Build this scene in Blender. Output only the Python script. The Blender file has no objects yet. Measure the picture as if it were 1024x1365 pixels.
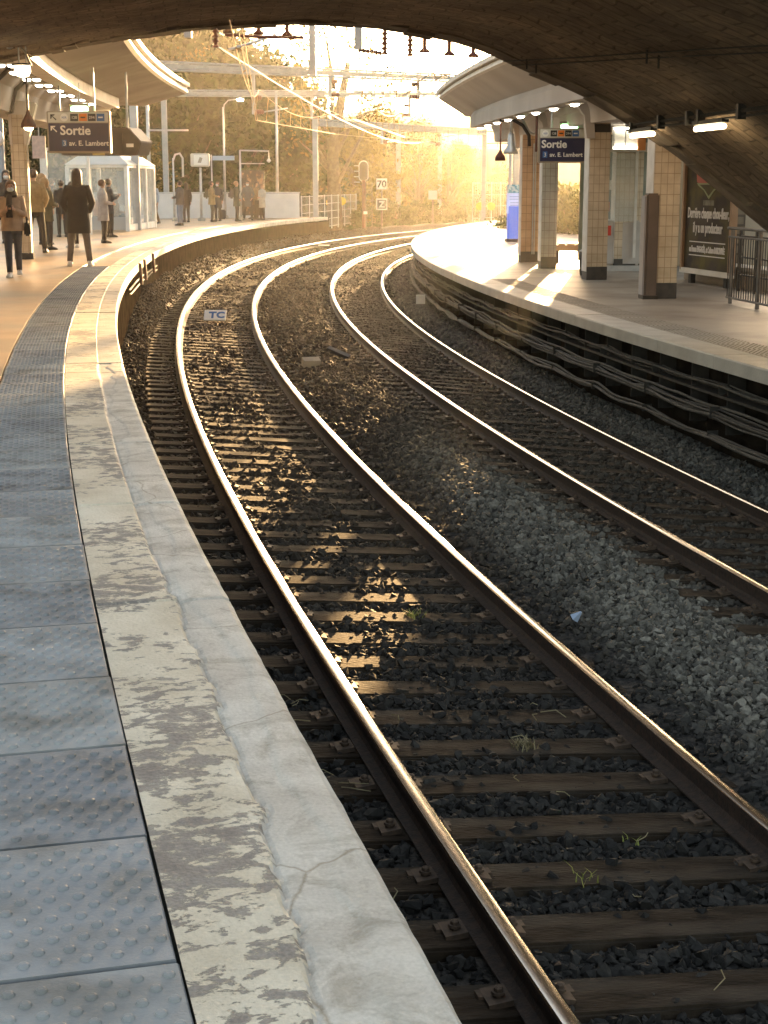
import bpy, bmesh, math, random
import numpy as np
from mathutils import Vector, Matrix

# ------------------------------------------------------------------ camera, sky, sun
scene = bpy.context.scene
COL = scene.collection
CAM_Z = 1.6085
FPX, CX, CY, HOR = 2025.3, 512.0, 682.5, 244.83
PITCH = math.atan((CY - HOR) / FPX)
cd = bpy.data.cameras.new('camera'); cam = bpy.data.objects.new('camera', cd); COL.objects.link(cam)
cd.sensor_fit = 'HORIZONTAL'; cd.sensor_width = 36.0; cd.lens = 36.0 * FPX / 1024.0
cd.clip_start = 0.1; cd.clip_end = 6000
cam.location = (0, 0, CAM_Z); cam.rotation_euler = (math.pi / 2 - PITCH, 0, 0)
scene.camera = cam

SUN_AZ, SUN_EL = math.radians(9.4), math.radians(5.6)      # azimuth to the right of +Y
w = bpy.data.worlds.new('World'); scene.world = w; w.use_nodes = True
nt = w.node_tree; bg = nt.nodes['Background']
sky = nt.nodes.new('ShaderNodeTexSky'); sky.sky_type = 'NISHITA'; sky.sun_disc = False
sky.sun_elevation = SUN_EL; sky.sun_rotation = SUN_AZ
sky.air_density = 1.0; sky.dust_density = 2.5; sky.ozone_density = 0.4
hs = nt.nodes.new('ShaderNodeHueSaturation'); hs.inputs['Saturation'].default_value = .72; nt.links.new(sky.outputs[0], hs.inputs['Color']); nt.links.new(hs.outputs[0], bg.inputs[0]); bg.inputs[1].default_value = 0.115
sl = bpy.data.lights.new('sun', 'SUN'); so_ = bpy.data.objects.new('sun', sl); COL.objects.link(so_)
sl.energy = 5.0; sl.angle = math.radians(0.5); sl.color = (1.0, 0.62, 0.27)
sund = Vector((math.sin(SUN_AZ) * math.cos(SUN_EL), math.cos(SUN_AZ) * math.cos(SUN_EL), math.sin(SUN_EL)))
so_.rotation_euler = sund.to_track_quat('Z', 'Y').to_euler(); so_.location = (30, 60, 40)
scene.view_settings.view_transform = 'Standard'; scene.view_settings.look = 'None'
scene.view_settings.exposure = 2.6; scene.view_settings.gamma = 1.0
scene.cycles.use_denoising = True
scene.cycles.volume_bounces = 0; scene.cycles.max_bounces = 7; scene.cycles.transparent_max_bounces = 24

random.seed(7); rng = np.random.default_rng(7)

# ------------------------------------------------------------------ the curve of the line (outer rail), metres
CS = np.linspace(-6, 170, 1761)
def _curve():
    x0, th0, k0, k1, k2 = 1.3702, 0.261, 0.5088, -0.057, 0.2449
    c = np.clip(CS, 0, 95); kap = (k0 + k1 * c / 50 + k2 * (c / 50) ** 2) / 100
    th = np.zeros_like(CS); th[1:] = -np.cumsum((kap[1:] + kap[:-1]) / 2 * np.diff(CS)); th = th - th[60] + th0
    dx, dy = -np.sin(th), np.cos(th); x = np.zeros_like(CS); y = np.zeros_like(CS)
    x[1:] = np.cumsum((dx[1:] + dx[:-1]) / 2 * np.diff(CS)); y[1:] = np.cumsum((dy[1:] + dy[:-1]) / 2 * np.diff(CS))
    return x - x[60] + x0, y - y[60] + 1.5, dx, dy
PX, PY, PDX, PDY = _curve()
def pt(s, o, z=0.0):
    x = np.interp(s, CS, PX); y = np.interp(s, CS, PY); dx = np.interp(s, CS, PDX); dy = np.interp(s, CS, PDY)
    return Vector((x + o * dy, y - o * dx, z))
def head(s):                                   # rotation about z that turns local +Y along the line
    return math.atan2(-np.interp(s, CS, PDX), np.interp(s, CS, PDY))
def sof(x, y):
    d = (PX - x) ** 2 + (PY - y) ** 2; i = int(np.argmin(d))
    return float(CS[i]), float((x - PX[i]) * PDY[i] - (y - PY[i]) * PDX[i])
def at(px, py, Y):                             # a point of the survey: bearing, height angle and distance
    u = (px - CX) / FPX; v = (py - CY) / FPX
    t = Y / (math.cos(PITCH) - v * math.sin(PITCH))
    return Vector((u * t, Y, CAM_Z + (-math.sin(PITCH) - v * math.cos(PITCH)) * t))

OB, OC, OD, OR_, OL = 1.497, 3.473, 4.973, 5.897, -0.856
ZA, ZB, ZC, ZD, ZR = -1.041, -1.152, -1.225, -1.363, -0.32
def ztrk(o): return np.interp(o, [-6, 0, OB, OC, OD, 12], [-1.041, ZA, ZB, ZC, ZD, -1.363])

# ------------------------------------------------------------------ materials
MATS = {}
def mat(name, c1, c2=None, scale=6.0, rough=0.8, metal=0.0, bump=0.0, bscale=None, lo=0.35, hi=0.65, stretch=None,
        detail=6, coord='Object', spec=None, emit=None, estr=0.0, alpha=None, trans=0.0, c3=None, s3=1.0, b_dist=0.02):
    m = bpy.data.materials.new(name); m.use_nodes = True; n = m.node_tree.nodes; l = m.node_tree.links
    b = n['Principled BSDF']; b.inputs['Roughness'].default_value = rough; b.inputs['Metallic'].default_value = metal
    if spec is not None: b.inputs['Specular IOR Level'].default_value = spec
    b.inputs['Base Color'].default_value = (*c1, 1)
    if emit: b.inputs['Emission Color'].default_value = (*emit, 1); b.inputs['Emission Strength'].default_value = estr
    if trans: b.inputs['Transmission Weight'].default_value = trans
    if alpha is not None: b.inputs['Alpha'].default_value = alpha
    tc = n.new('ShaderNodeTexCoord'); mp = n.new('ShaderNodeMapping'); l.new(tc.outputs[coord], mp.inputs[0])
    if stretch: mp.inputs['Scale'].default_value = stretch
    m['vec'] = 1
    if c2 is not None:
        nz = n.new('ShaderNodeTexNoise'); nz.inputs['Scale'].default_value = scale; nz.inputs['Detail'].default_value = detail
        l.new(mp.outputs[0], nz.inputs['Vector'])
        r = n.new('ShaderNodeValToRGB'); r.color_ramp.elements[0].position = lo; r.color_ramp.elements[1].position = hi
        r.color_ramp.elements[0].color = (*c1, 1); r.color_ramp.elements[1].color = (*c2, 1)
        l.new(nz.outputs[0], r.inputs[0]); out = r.outputs[0]
        if c3 is not None:
            n3 = n.new('ShaderNodeTexNoise'); n3.inputs['Scale'].default_value = s3; n3.inputs['Detail'].default_value = 5
            l.new(mp.outputs[0], n3.inputs['Vector'])
            r3 = n.new('ShaderNodeValToRGB'); r3.color_ramp.elements[0].position = .45; r3.color_ramp.elements[1].position = .7
            r3.color_ramp.elements[0].color = (0, 0, 0, 1); l.new(n3.outputs[0], r3.inputs[0])
            mx = n.new('ShaderNodeMixRGB'); mx.inputs[2].default_value = (*c3, 1)
            l.new(r3.outputs[0], mx.inputs[0]); l.new(out, mx.inputs[1]); out = mx.outputs[0]
        l.new(out, b.inputs['Base Color'])
    if bump:
        nb = n.new('ShaderNodeTexNoise'); nb.inputs['Scale'].default_value = bscale or scale * 3; nb.inputs['Detail'].default_value = 8
        l.new(mp.outputs[0], nb.inputs['Vector'])
        bp = n.new('ShaderNodeBump'); bp.inputs['Strength'].default_value = bump; bp.inputs['Distance'].default_value = b_dist
        l.new(nb.outputs[0], bp.inputs['Height']); l.new(bp.outputs[0], b.inputs['Normal'])
    MATS[name] = m; return m

def mat_tiles(name, c1, c2, grout, bw, bh, offset=0.0, rough=0.35, mortar=0.006, bump=.4, noise=0):
    m = bpy.data.materials.new(name); m.use_nodes = True; n = m.node_tree.nodes; l = m.node_tree.links
    b = n['Principled BSDF']; b.inputs['Roughness'].default_value = rough
    tc = n.new('ShaderNodeTexCoord'); br = n.new('ShaderNodeTexBrick'); br.offset = offset
    br.inputs['Color1'].default_value = (*c1, 1); br.inputs['Color2'].default_value = (*c2, 1); br.inputs['Mortar'].default_value = (*grout, 1)
    br.inputs['Scale'].default_value = 1.0; br.inputs['Mortar Size'].default_value = mortar; br.inputs['Mortar Smooth'].default_value = 0.2
    br.inputs['Brick Width'].default_value = bw; br.inputs['Row Height'].default_value = bh; br.inputs['Bias'].default_value = 0
    l.new(tc.outputs['UV'], br.inputs['Vector'])
    out = br.outputs[0]
    nz = n.new('ShaderNodeTexNoise'); nz.inputs['Scale'].default_value = 3.0; nz.inputs['Detail'].default_value = 8; l.new(tc.outputs['Object'], nz.inputs['Vector'])
    r = n.new('ShaderNodeValToRGB'); r.color_ramp.elements[0].position = .3; r.color_ramp.elements[1].position = .7
    r.color_ramp.elements[0].color = (.6, .56, .5, 1); l.new(nz.outputs[0], r.inputs[0])
    mx = n.new('ShaderNodeMixRGB'); mx.blend_type = 'MULTIPLY'; mx.inputs[0].default_value = .8
    l.new(out, mx.inputs[1]); l.new(r.outputs[0], mx.inputs[2]); l.new(mx.outputs[0], b.inputs['Base Color'])
    bp = n.new('ShaderNodeBump'); bp.inputs['Strength'].default_value = bump; bp.inputs['Distance'].default_value = 0.005; bp.invert = True
    l.new(br.outputs['Fac'], bp.inputs['Height']); l.new(bp.outputs[0], b.inputs['Normal'])
    MATS[name] = m; return m

concrete = mat('concrete', (.34, .31, .27), (.46, .43, .38), 5, .85, bump=.3, bscale=60)
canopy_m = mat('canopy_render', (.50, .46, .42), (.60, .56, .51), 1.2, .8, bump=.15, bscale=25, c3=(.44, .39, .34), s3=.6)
canopy_edge = mat('canopy_edge_paint', (.62, .57, .50), (.72, .68, .62), 2.5, .6, bump=.15)
tile_m = mat_tiles('cream_wall_tiles', (.70, .61, .48), (.65, .56, .43), (.42, .32, .22), .115, .175)
tile_g = mat_tiles('grey_wall_tiles', (.50, .47, .42), (.46, .43, .38), (.25, .21, .17), .115, .175)
plinth_m = mat('dark_plinth', (.035, .035, .035), (.06, .055, .05), 8, .5)
white_paint = mat('white_paint', (.72, .72, .70), (.60, .59, .56), 4, .5)
galv = mat('galvanised_steel', (.42, .45, .48), (.52, .54, .56), 6, .45, metal=.6)
rail_steel = mat('polished_rail_steel', (.58, .53, .48), (.66, .61, .56), 20, .22, metal=1.0, stretch=(1, 1, 1), coord='UV')
rail_rust = mat('rusty_rail_steel', (.028, .018, .013), (.060, .034, .022), 30, .75, bump=.3, bscale=90)
clip_m = mat('rusty_clip', (.06, .040, .028), (.11, .07, .045), 40, .7, metal=.2)
dark_metal = mat('dark_metal', (.03, .028, .026), (.05, .045, .04), 9, .5, metal=.3)
rust_metal = mat('rusty_iron', (.14, .05, .03), (.08, .035, .025), 10, .7)
navy = mat('navy_sign', (.012, .014, .06), rough=.35)
sign_frame = mat('sign_frame', (.30, .27, .22), rough=.4, metal=.4)
sign_white = mat('sign_white', (.75, .75, .72), rough=.4)
sign_cream = mat('sign_cream', (.55, .55, .50), rough=.4)
orange_m = mat('sign_orange', (.75, .22, .03), rough=.4)
blue_m = mat('sign_blue', (.04, .13, .35), rough=.4)
black_m = mat('sign_black', (.015, .015, .015), rough=.4)
glass_m = mat('clear_glass', (.75, .82, .82), rough=.03, alpha=.22, spec=.6)
lamp_em = mat('lit_lamp', (1, .95, .85), emit=(1.0, .78, .45), estr=4.5)
lamp_white = mat('lit_white_lamp', (1, 1, 1), emit=(1.0, .90, .72), estr=2.6)
green_em = mat('exit_green', (.1, .6, .2), emit=(.35, 1.0, .35), estr=1.6)
cable_m = mat('black_cable', (.02, .018, .016), (.04, .035, .03), 15, .7)
grey_cable = mat('dusty_cable', (.06, .052, .045), (.11, .098, .08), 6, .8, bump=.3, bscale=40)

def tag(o, label=None, cat=None, group=None, kind=None):
    if label: o['label'] = label
    if cat: o['category'] = cat
    if group: o['group'] = group
    if kind: o['kind'] = kind
    return o

# ------------------------------------------------------------------ mesh helpers
class MB:
    def __init__(s): s.v = []; s.f = []; s.m = []; s.uv = []
    def quadface(s, idx, mi=0, uv=None): s.f.append(tuple(idx)); s.m.append(mi); s.uv.append(uv)
    def box(s, c, d, rz=0, mi=0, rx=0, ry=0, taper=1.0):
        c = Vector(c); R = Matrix.Rotation(rz, 3, 'Z') @ Matrix.Rotation(rx, 3, 'X') @ Matrix.Rotation(ry, 3, 'Y')
        b = len(s.v)
        for z in (-.5, .5):
            k = taper if z > 0 else 1
            for x, y in ((-.5, -.5), (.5, -.5), (.5, .5), (-.5, .5)):
                s.v.append(c + R @ Vector((x * d[0] * k, y * d[1] * k, z * d[2])))
        for q in ((3, 2, 1, 0), (4, 5, 6, 7), (0, 1, 5, 4), (1, 2, 6, 5), (2, 3, 7, 6), (3, 0, 4, 7)):
            s.quadface([b + i for i in q], mi)
        return s
    def tube(s, pts, r, n=8, mi=0, cap=True, ry=None):
        pts = [Vector(p) for p in pts]; rr = r if isinstance(r, (list, tuple)) else [r] * len(pts)
        b = len(s.v); up = Vector((0, 0, 1)); prev = None
        for i, p in enumerate(pts):
            d = (pts[min(i + 1, len(pts) - 1)] - pts[max(i - 1, 0)])
            d = d.normalized() if d.length > 1e-9 else Vector((0, 0, 1))
            if prev is None:
                a = up if abs(d.z) < .9 else Vector((1, 0, 0)); u = d.cross(a).normalized()
            else: u = (prev - d * prev.dot(d)).normalized()
            prev = u; v = d.cross(u)
            for k in range(n):
                t = 2 * math.pi * k / n; s.v.append(p + u * math.cos(t) * rr[i] + v * math.sin(t) * rr[i])
        for i in range(len(pts) - 1):
            for k in range(n):
                a = b + i * n + k; c = b + i * n + (k + 1) % n
                s.quadface((a, c, c + n, a + n), mi)
        if cap:
            s.quadface([b + k for k in range(n)][::-1], mi); s.quadface([b + (len(pts) - 1) * n + k for k in range(n)], mi)
        return s
    def lathe(s, prof, c=(0, 0, 0), n=16, mi=0):
        c = Vector(c); b = len(s.v)
        for r, z in prof:
            for k in range(n):
                t = 2 * math.pi * k / n; s.v.append(c + Vector((r * math.cos(t), r * math.sin(t), z)))
        for i in range(len(prof) - 1):
            for k in range(n):
                a = b + i * n + k; d = b + i * n + (k + 1) % n; s.quadface((a, d, d + n, a + n), mi)
        s.quadface([b + k for k in range(n)][::-1], mi); s.quadface([b + (len(prof) - 1) * n + k for k in range(n)], mi)
        return s
    def prism(s, poly, y0, y1, mi=0):            # polygon in x,z extruded along y
        b = len(s.v); n = len(poly)
        for y in (y0, y1):
            for x, z in poly: s.v.append(Vector((x, y, z)))
        s.quadface([b + i for i in range(n)], mi); s.quadface([b + n + i for i in range(n)][::-1], mi)
        for i in range(n):
            j = (i + 1) % n; s.quadface((b + i, b + n + i, b + n + j, b + j), mi)
        return s
    def build(s, name, mats, parent=None, smooth=False, bevel=0, loc=None, rz=None):
        me = bpy.data.meshes.new(name); me.from_pydata([tuple(v) for v in s.v], [], s.f)
        if not isinstance(mats, (list, tuple)): mats = [mats]
        for m in mats: me.materials.append(m)
        me.polygons.foreach_set('material_index', s.m)
        if smooth: me.polygons.foreach_set('use_smooth', [True] * len(s.f))
        uvl = me.uv_layers.new(name='UVMap')
        me.update()
        for p, uv in zip(me.polygons, s.uv):
            n = p.normal; ax = max(range(3), key=lambda k: abs(n[k]))
            for j, li in enumerate(p.loop_indices):
                if uv: uvl.data[li].uv = uv[j]; continue
                c = me.vertices[me.loops[li].vertex_index].co
                uvl.data[li].uv = (c.y, c.z) if ax == 0 else ((c.x, c.z) if ax == 1 else (c.x, c.y))
        o = bpy.data.objects.new(name, me); COL.objects.link(o)
        if bevel:
            bm = bmesh.new(); bm.from_mesh(me)
            bmesh.ops.bevel(bm, geom=[e for e in bm.edges if e.calc_face_angle(0) > .5], offset=bevel, segments=2, affect='EDGES', clamp_overlap=True)
            bm.to_mesh(me); bm.free()
        if parent: o.parent = parent
        if loc is not None: o.location = loc
        if rz is not None: o.rotation_euler = (0, 0, rz)
        return o

def sweep(name, prof, s0, s1, ds, mats, close=False, mi=None, parent=None, smooth=False, capends=True, zf=None):
    ss = np.arange(s0, s1 + ds * .5, ds); mb = MB(); n = len(prof)
    L = [0]
    for i in range(1, n): L.append(L[-1] + math.hypot(prof[i][0] - prof[i - 1][0], prof[i][1] - prof[i - 1][1]))
    for k, s_ in enumerate(ss):
        for o, z in prof: mb.v.append(pt(s_, o, z + (zf(s_, o) if zf else 0)))
    m = n if close else n - 1
    for k in range(len(ss) - 1):
        for i in range(m):
            j = (i + 1) % n; a, b = k * n + i, k * n + j
            la, lb = L[i], (L[j] if j else L[i] + .3)
            mb.quadface((a, b, b + n, a + n), mi[i] if mi else 0, ((ss[k], la), (ss[k], lb), (ss[k + 1], lb), (ss[k + 1], la)))
    if close and capends:
        mb.quadface([i for i in range(n)][::-1], mi[0] if mi else 0); mb.quadface([(len(ss) - 1) * n + i for i in range(n)], mi[0] if mi else 0)
    return mb.build(name, mats, parent, smooth)

def empty(name, loc, rz=0, label=None, cat=None, group=None):
    o = bpy.data.objects.new(name, None); COL.objects.link(o); o.location = loc; o.rotation_euler = (0, 0, rz)
    o.empty_display_size = .2
    return tag(o, label, cat, group)
def copy_tree(o, parent=None):
    c = o.copy(); COL.objects.link(c); c.parent = parent
    for ch in list(o.children): copy_tree(ch, c)
    return c
def text(s, size, m, parent, loc, name='lettering', rot=(math.pi / 2, 0, 0), depth=.004, align='LEFT', bold=0.0):
    cu = bpy.data.curves.new('t', 'FONT'); cu.body = s; cu.size = size; cu.extrude = depth; cu.align_x = align; cu.offset = bold
    cu.resolution_u = 3
    t = bpy.data.objects.new('t', cu); COL.objects.link(t)
    dg = bpy.context.evaluated_depsgraph_get(); me = bpy.data.meshes.new_from_object(t.evaluated_get(dg))
    bpy.data.objects.remove(t); bpy.data.curves.remove(cu)
    me.materials.clear(); me.materials.append(m)
    o = bpy.data.objects.new(name, me); COL.objects.link(o); o.parent = parent; o.location = loc; o.rotation_euler = rot
    return o


# ------------------------------------------------------------------ terrain
def noise2(x, y, f, seed):
    r = np.random.default_rng(seed); v = 0
    for k in range(5):
        a = r.uniform(0, 6.28); p1, p2 = r.uniform(0, 6.28, 2); ff = f * (1 + .6 * k)
        v = v + np.sin((x * math.cos(a) + y * math.sin(a)) * ff + p1) * np.cos((x * math.sin(a) - y * math.cos(a)) * ff * .8 + p2) / (1 + .5 * k)
    return v
def hill(s, o, x, y):
    left = np.clip((-o - 15) / 26, 0, 1); left = left * left * (3 - 2 * left)
    k = np.clip((s - 40) / 40, 0, 1)
    h = left * (2.0 + 5.0 * k)
    left2 = np.clip((-o - 45) / 70, 0, 1); h = h + left2 * 7
    right = np.clip((o - 15) / 18, 0, 1); right = right * right * (3 - 2 * right)
    h = h + right * 1.1
    return h
g = np.concatenate([-np.geomspace(1500, 62, 14), np.linspace(-60, 60, 81), np.geomspace(62, 1500, 14)])
gy = np.concatenate([-np.geomspace(1500, 32, 10), np.linspace(-30, 170, 121), np.geomspace(172, 1500, 14)])
GX, GY = np.meshgrid(g, gy)
so_all = np.zeros((GX.size, 2)); fx = GX.ravel(); fy = GY.ravel()
for i in range(GX.size): so_all[i] = sof(fx[i], fy[i])
HZ = -1.75 + hill(so_all[:, 0], so_all[:, 1], fx, fy)
HZ = HZ + np.where(np.abs(so_all[:, 1] - 2.5) > 9, noise2(fx, fy, .12, 3) * .12, 0)
def ground_z(x, y):
    s, o = sof(x, y); return float(-1.75 + hill(np.array([s]), np.array([o]), x, y)[0])
me = bpy.data.meshes.new('ground'); nx, ny = len(g), len(gy)
fs = [(j * nx + i, j * nx + i + 1, (j + 1) * nx + i + 1, (j + 1) * nx + i) for j in range(ny - 1) for i in range(nx - 1)]
me.from_pydata(np.c_[fx, fy, HZ].tolist(), [], fs)
grass_m = mat('grassy_ground', (.075, .095, .025), (.14, .13, .05), .35, .95, bump=.6, bscale=6, c3=(.15, .115, .06), s3=.12)
me.materials.append(grass_m); me.polygons.foreach_set('use_smooth', [True] * len(fs))
gr = bpy.data.objects.new('ground', me); COL.objects.link(gr); gr['kind'] = 'structure'

# ------------------------------------------------------------------ ballast bed
def zbed(s, o):
    z = ztrk(o) - .20
    m = np.exp(-((o - 2.45) / .55) ** 2) * .11
    m += np.exp(-((o - 5.5) / .45) ** 2) * .05
    l = np.clip((-o - .55) / .6, 0, 1) * -.06
    return z + m + l + .014 * np.sin(s * 1.7 + o * 3) * np.sin(o * 5.1 + s * .6) + np.clip((s - 27) / 7, 0, 1) * np.clip((-o - .36) / .5, 0, 1) * (.50 + .04 * np.sin(s * 1.3))
bal_m = mat('ballast_bed', (.018, .015, .013), (.075, .062, .05), 22, .95, bump=1.0, bscale=26, lo=.42, hi=.6, b_dist=.05)
prof = [(o, 0) for o in np.arange(-1.5, 8.6, .12)]
b = sweep('ballast_bed', prof, -4, 120, .25, bal_m, zf=lambda s, o: float(zbed(s, o)), smooth=True); b['kind'] = 'structure'
prof = [(o, 0) for o in np.arange(-9, -1.4, .5)] 
# widened earth shoulder past the end of the left platform
b = sweep('trackside_earth', [(-7, -1.6), (-3, -1.32), (-1.4, -1.30)], 74, 130, 1, mat('trackside_earth', (.12, .095, .06), (.2, .16, .10), 1.5, .95, bump=.7, bscale=8)); b['kind'] = 'structure'

# stones: real meshes, one object per kind of bed (nobody could count them)
def stone_templates(n=14):
    T = []
    for k in range(n):
        bm = bmesh.new(); r = np.random.default_rng(100 + k)
        for q in range(11):
            d = r.normal(size=3); d /= np.linalg.norm(d) ** .9 + 1e-6; bm.verts.new(d * r.uniform(.85, 1.15))
        res = bmesh.ops.convex_hull(bm, input=bm.verts); bmesh.ops.delete(bm, geom=[e for e in res['geom_interior'] if isinstance(e, bmesh.types.BMVert)], context='VERTS')
        bmesh.ops.triangulate(bm, faces=bm.faces)
        sc = r.uniform(.65, 1.3, 3); sc[2] *= .75
        for v in bm.verts: v.co = Vector((v.co.x * sc[0], v.co.y * sc[1], v.co.z * sc[2]))
        bm.verts.ensure_lookup_table(); bm.faces.ensure_lookup_table()
        T.append((np.array([v.co[:] for v in bm.verts]), np.array([[v.index for v in f.verts] for f in bm.faces]))); bm.free()
    return T
ST = stone_templates()
def scatter(name, label, s0, s1, o0, o1, dens, rad, colf, keep=None, lift=.35, mname='ballast_stone'):
    n = int((s1 - s0) * (o1 - o0) * dens)
    s = rng.uniform(s0, s1, n); o = rng.uniform(o0, o1, n)
    if keep is not None:
        m = keep(s, o); s, o = s[m], o[m]
    n = len(s)
    x = np.interp(s, CS, PX); y = np.interp(s, CS, PY); dx = np.interp(s, CS, PDX); dy = np.interp(s, CS, PDY)
    P = np.c_[x + o * dy, y - o * dx, zbed(s, o)]
    R = rad * np.minimum(rng.lognormal(-.04, .38, n), 1.75)
    P[:, 2] += R * rng.uniform(-.1, lift * 2, n)
    col = colf(s, o, rng.uniform(0, 1, n))                      # n x 3
    # random rotations
    q = rng.normal(size=(n, 4)); q[:, 1:3] *= .5; q /= np.linalg.norm(q, axis=1)[:, None]
    a, b_, c, d = q.T
    RM = np.stack([1 - 2 * (c * c + d * d), 2 * (b_ * c - d * a), 2 * (b_ * d + c * a), 2 * (b_ * c + d * a), 1 - 2 * (b_ * b_ + d * d), 2 * (c * d - b_ * a),
                   2 * (b_ * d - c * a), 2 * (c * d + b_ * a), 1 - 2 * (b_ * b_ + c * c)], 1).reshape(n, 3, 3)
    V = []; F = []; C = []; base = 0; tid = rng.integers(0, len(ST), n)
    for k, (tv, tf) in enumerate(ST):
        i = np.where(tid == k)[0]
        if not len(i): continue
        v = np.einsum('nij,vj->nvi', RM[i], tv) * R[i][:, None, None] + P[i][:, None, :]
        V.append(v.reshape(-1, 3)); F.append((tf[None] + (np.arange(len(i)) * len(tv))[:, None, None] + base).reshape(-1, 3))
        C.append(np.repeat(col[i], len(tv), 0)); base += len(i) * len(tv)
    V = np.concatenate(V).astype('f4'); F = np.concatenate(F).astype('i4'); C = np.concatenate(C)
    me = bpy.data.meshes.new(name); me.vertices.add(len(V)); me.vertices.foreach_set('co', V.ravel())
    me.loops.add(F.size); me.loops.foreach_set('vertex_index', F.ravel()); me.polygons.add(len(F))
    me.polygons.foreach_set('loop_start', np.arange(0, F.size, 3, dtype='i4')); me.update(calc_edges=True); me.shade_flat()
    at_ = me.attributes.new('stone_tint', 'FLOAT_COLOR', 'POINT'); at_.data.foreach_set('color', np.c_[C, np.ones(len(C))].astype('f4').ravel())
    me.materials.append(MATS[mname]); ob = bpy.data.objects.new(name, me); COL.objects.link(ob)
    tag(ob, label, 'ballast', kind='stuff'); return ob
def stone_mat(name):
    m = bpy.data.materials.new(name); m.use_nodes = True; n = m.node_tree.nodes; l = m.node_tree.links; b = n['Principled BSDF']
    a = n.new('ShaderNodeAttribute'); a.attribute_name = 'stone_tint'
    nz = n.new('ShaderNodeTexNoise'); nz.inputs['Scale'].default_value = 45; nz.inputs['Detail'].default_value = 6
    tc = n.new('ShaderNodeTexCoord'); l.new(tc.outputs['Object'], nz.inputs['Vector'])
    r = n.new('ShaderNodeValToRGB'); r.color_ramp.elements[0].position = .3; r.color_ramp.elements[1].position = .7
    r.color_ramp.elements[0].color = (.55, .53, .5, 1); r.color_ramp.elements[1].color = (1.15, 1.12, 1.08, 1); l.new(nz.outputs[0], r.inputs[0])
    mx = n.new('ShaderNodeMixRGB'); mx.blend_type = 'MULTIPLY'; mx.inputs[0].default_value = 1
    l.new(a.outputs['Color'], mx.inputs[1]); l.new(r.outputs[0], mx.inputs[2]); l.new(mx.outputs[0], b.inputs['Base Color'])
    b.inputs['Roughness'].default_value = .78; b.inputs['Specular IOR Level'].default_value = .3
    bp = n.new('ShaderNodeBump'); bp.inputs['Strength'].default_value = .5; bp.inputs['Distance'].default_value = .01
    l.new(nz.outputs[0], bp.inputs['Height']); l.new(bp.outputs[0], b.inputs['Normal']); MATS[name] = m
stone_mat('ballast_stone')
SP = .5                                        # sleeper spacing
def on_sleeper(s, hw=.15): return np.abs((s + .25) % SP - .25) < hw
def lerp(a, b, t): return np.array(a)[None] * (1 - t[:, None]) + np.array(b)[None] * t[:, None]
def sm(x, a, b): t = np.clip((x - a) / (b - a), 0, 1); return t * t * (3 - 2 * t)
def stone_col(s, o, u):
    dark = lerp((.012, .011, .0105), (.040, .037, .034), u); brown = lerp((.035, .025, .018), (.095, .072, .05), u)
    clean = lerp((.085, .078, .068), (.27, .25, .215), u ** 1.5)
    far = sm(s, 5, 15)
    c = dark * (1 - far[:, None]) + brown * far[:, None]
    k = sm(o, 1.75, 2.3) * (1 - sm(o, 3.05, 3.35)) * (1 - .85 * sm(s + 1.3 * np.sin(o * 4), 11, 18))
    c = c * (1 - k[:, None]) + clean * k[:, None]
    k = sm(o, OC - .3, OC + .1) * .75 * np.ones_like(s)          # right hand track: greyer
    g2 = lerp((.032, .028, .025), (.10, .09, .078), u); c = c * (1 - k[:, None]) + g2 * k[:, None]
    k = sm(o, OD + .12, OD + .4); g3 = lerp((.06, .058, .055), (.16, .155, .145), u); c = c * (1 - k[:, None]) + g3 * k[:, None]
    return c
def keep_fn(s, o):
    u = rng.uniform(0, 1, len(s)); ons = on_sleeper(s)
    t1 = (o > -.5) & (o < 2.0); t2 = (o > OC - .5) & (o < OD + .5)
    centre1 = np.exp(-((o - .72) / .22) ** 2) * sm(s, 5.3, 9) * .6 + np.exp(-((o - .75) / .45) ** 2) * .16 + np.where(s > 9, .05, .07) + sm(o, 1.75, 2.0) * .4
    centre2 = .16 + np.exp(-((o - 4.15) / .30) ** 2) * .3
    cov = np.where(t1, centre1, np.where(t2, centre2, 1.0))
    k = np.where(ons & (t1 | t2), u < cov, True)
    for r_ in (0, OB, OC, OD): k &= np.abs(o - r_) > .095
    k &= ~((o < -.5) & (o > -1.05) & (u > .8))
    return k
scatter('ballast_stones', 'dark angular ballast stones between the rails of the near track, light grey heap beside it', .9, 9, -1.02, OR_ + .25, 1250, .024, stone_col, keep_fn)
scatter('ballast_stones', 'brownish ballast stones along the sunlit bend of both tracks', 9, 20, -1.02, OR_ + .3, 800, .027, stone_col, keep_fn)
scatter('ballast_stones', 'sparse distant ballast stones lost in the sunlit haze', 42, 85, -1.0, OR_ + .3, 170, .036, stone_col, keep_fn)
scatter('ballast_stones', 'far ballast stones on the bend beyond the bridge', 20, 42, -1.02, OR_ + .3, 420, .030, stone_col, keep_fn)

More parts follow.
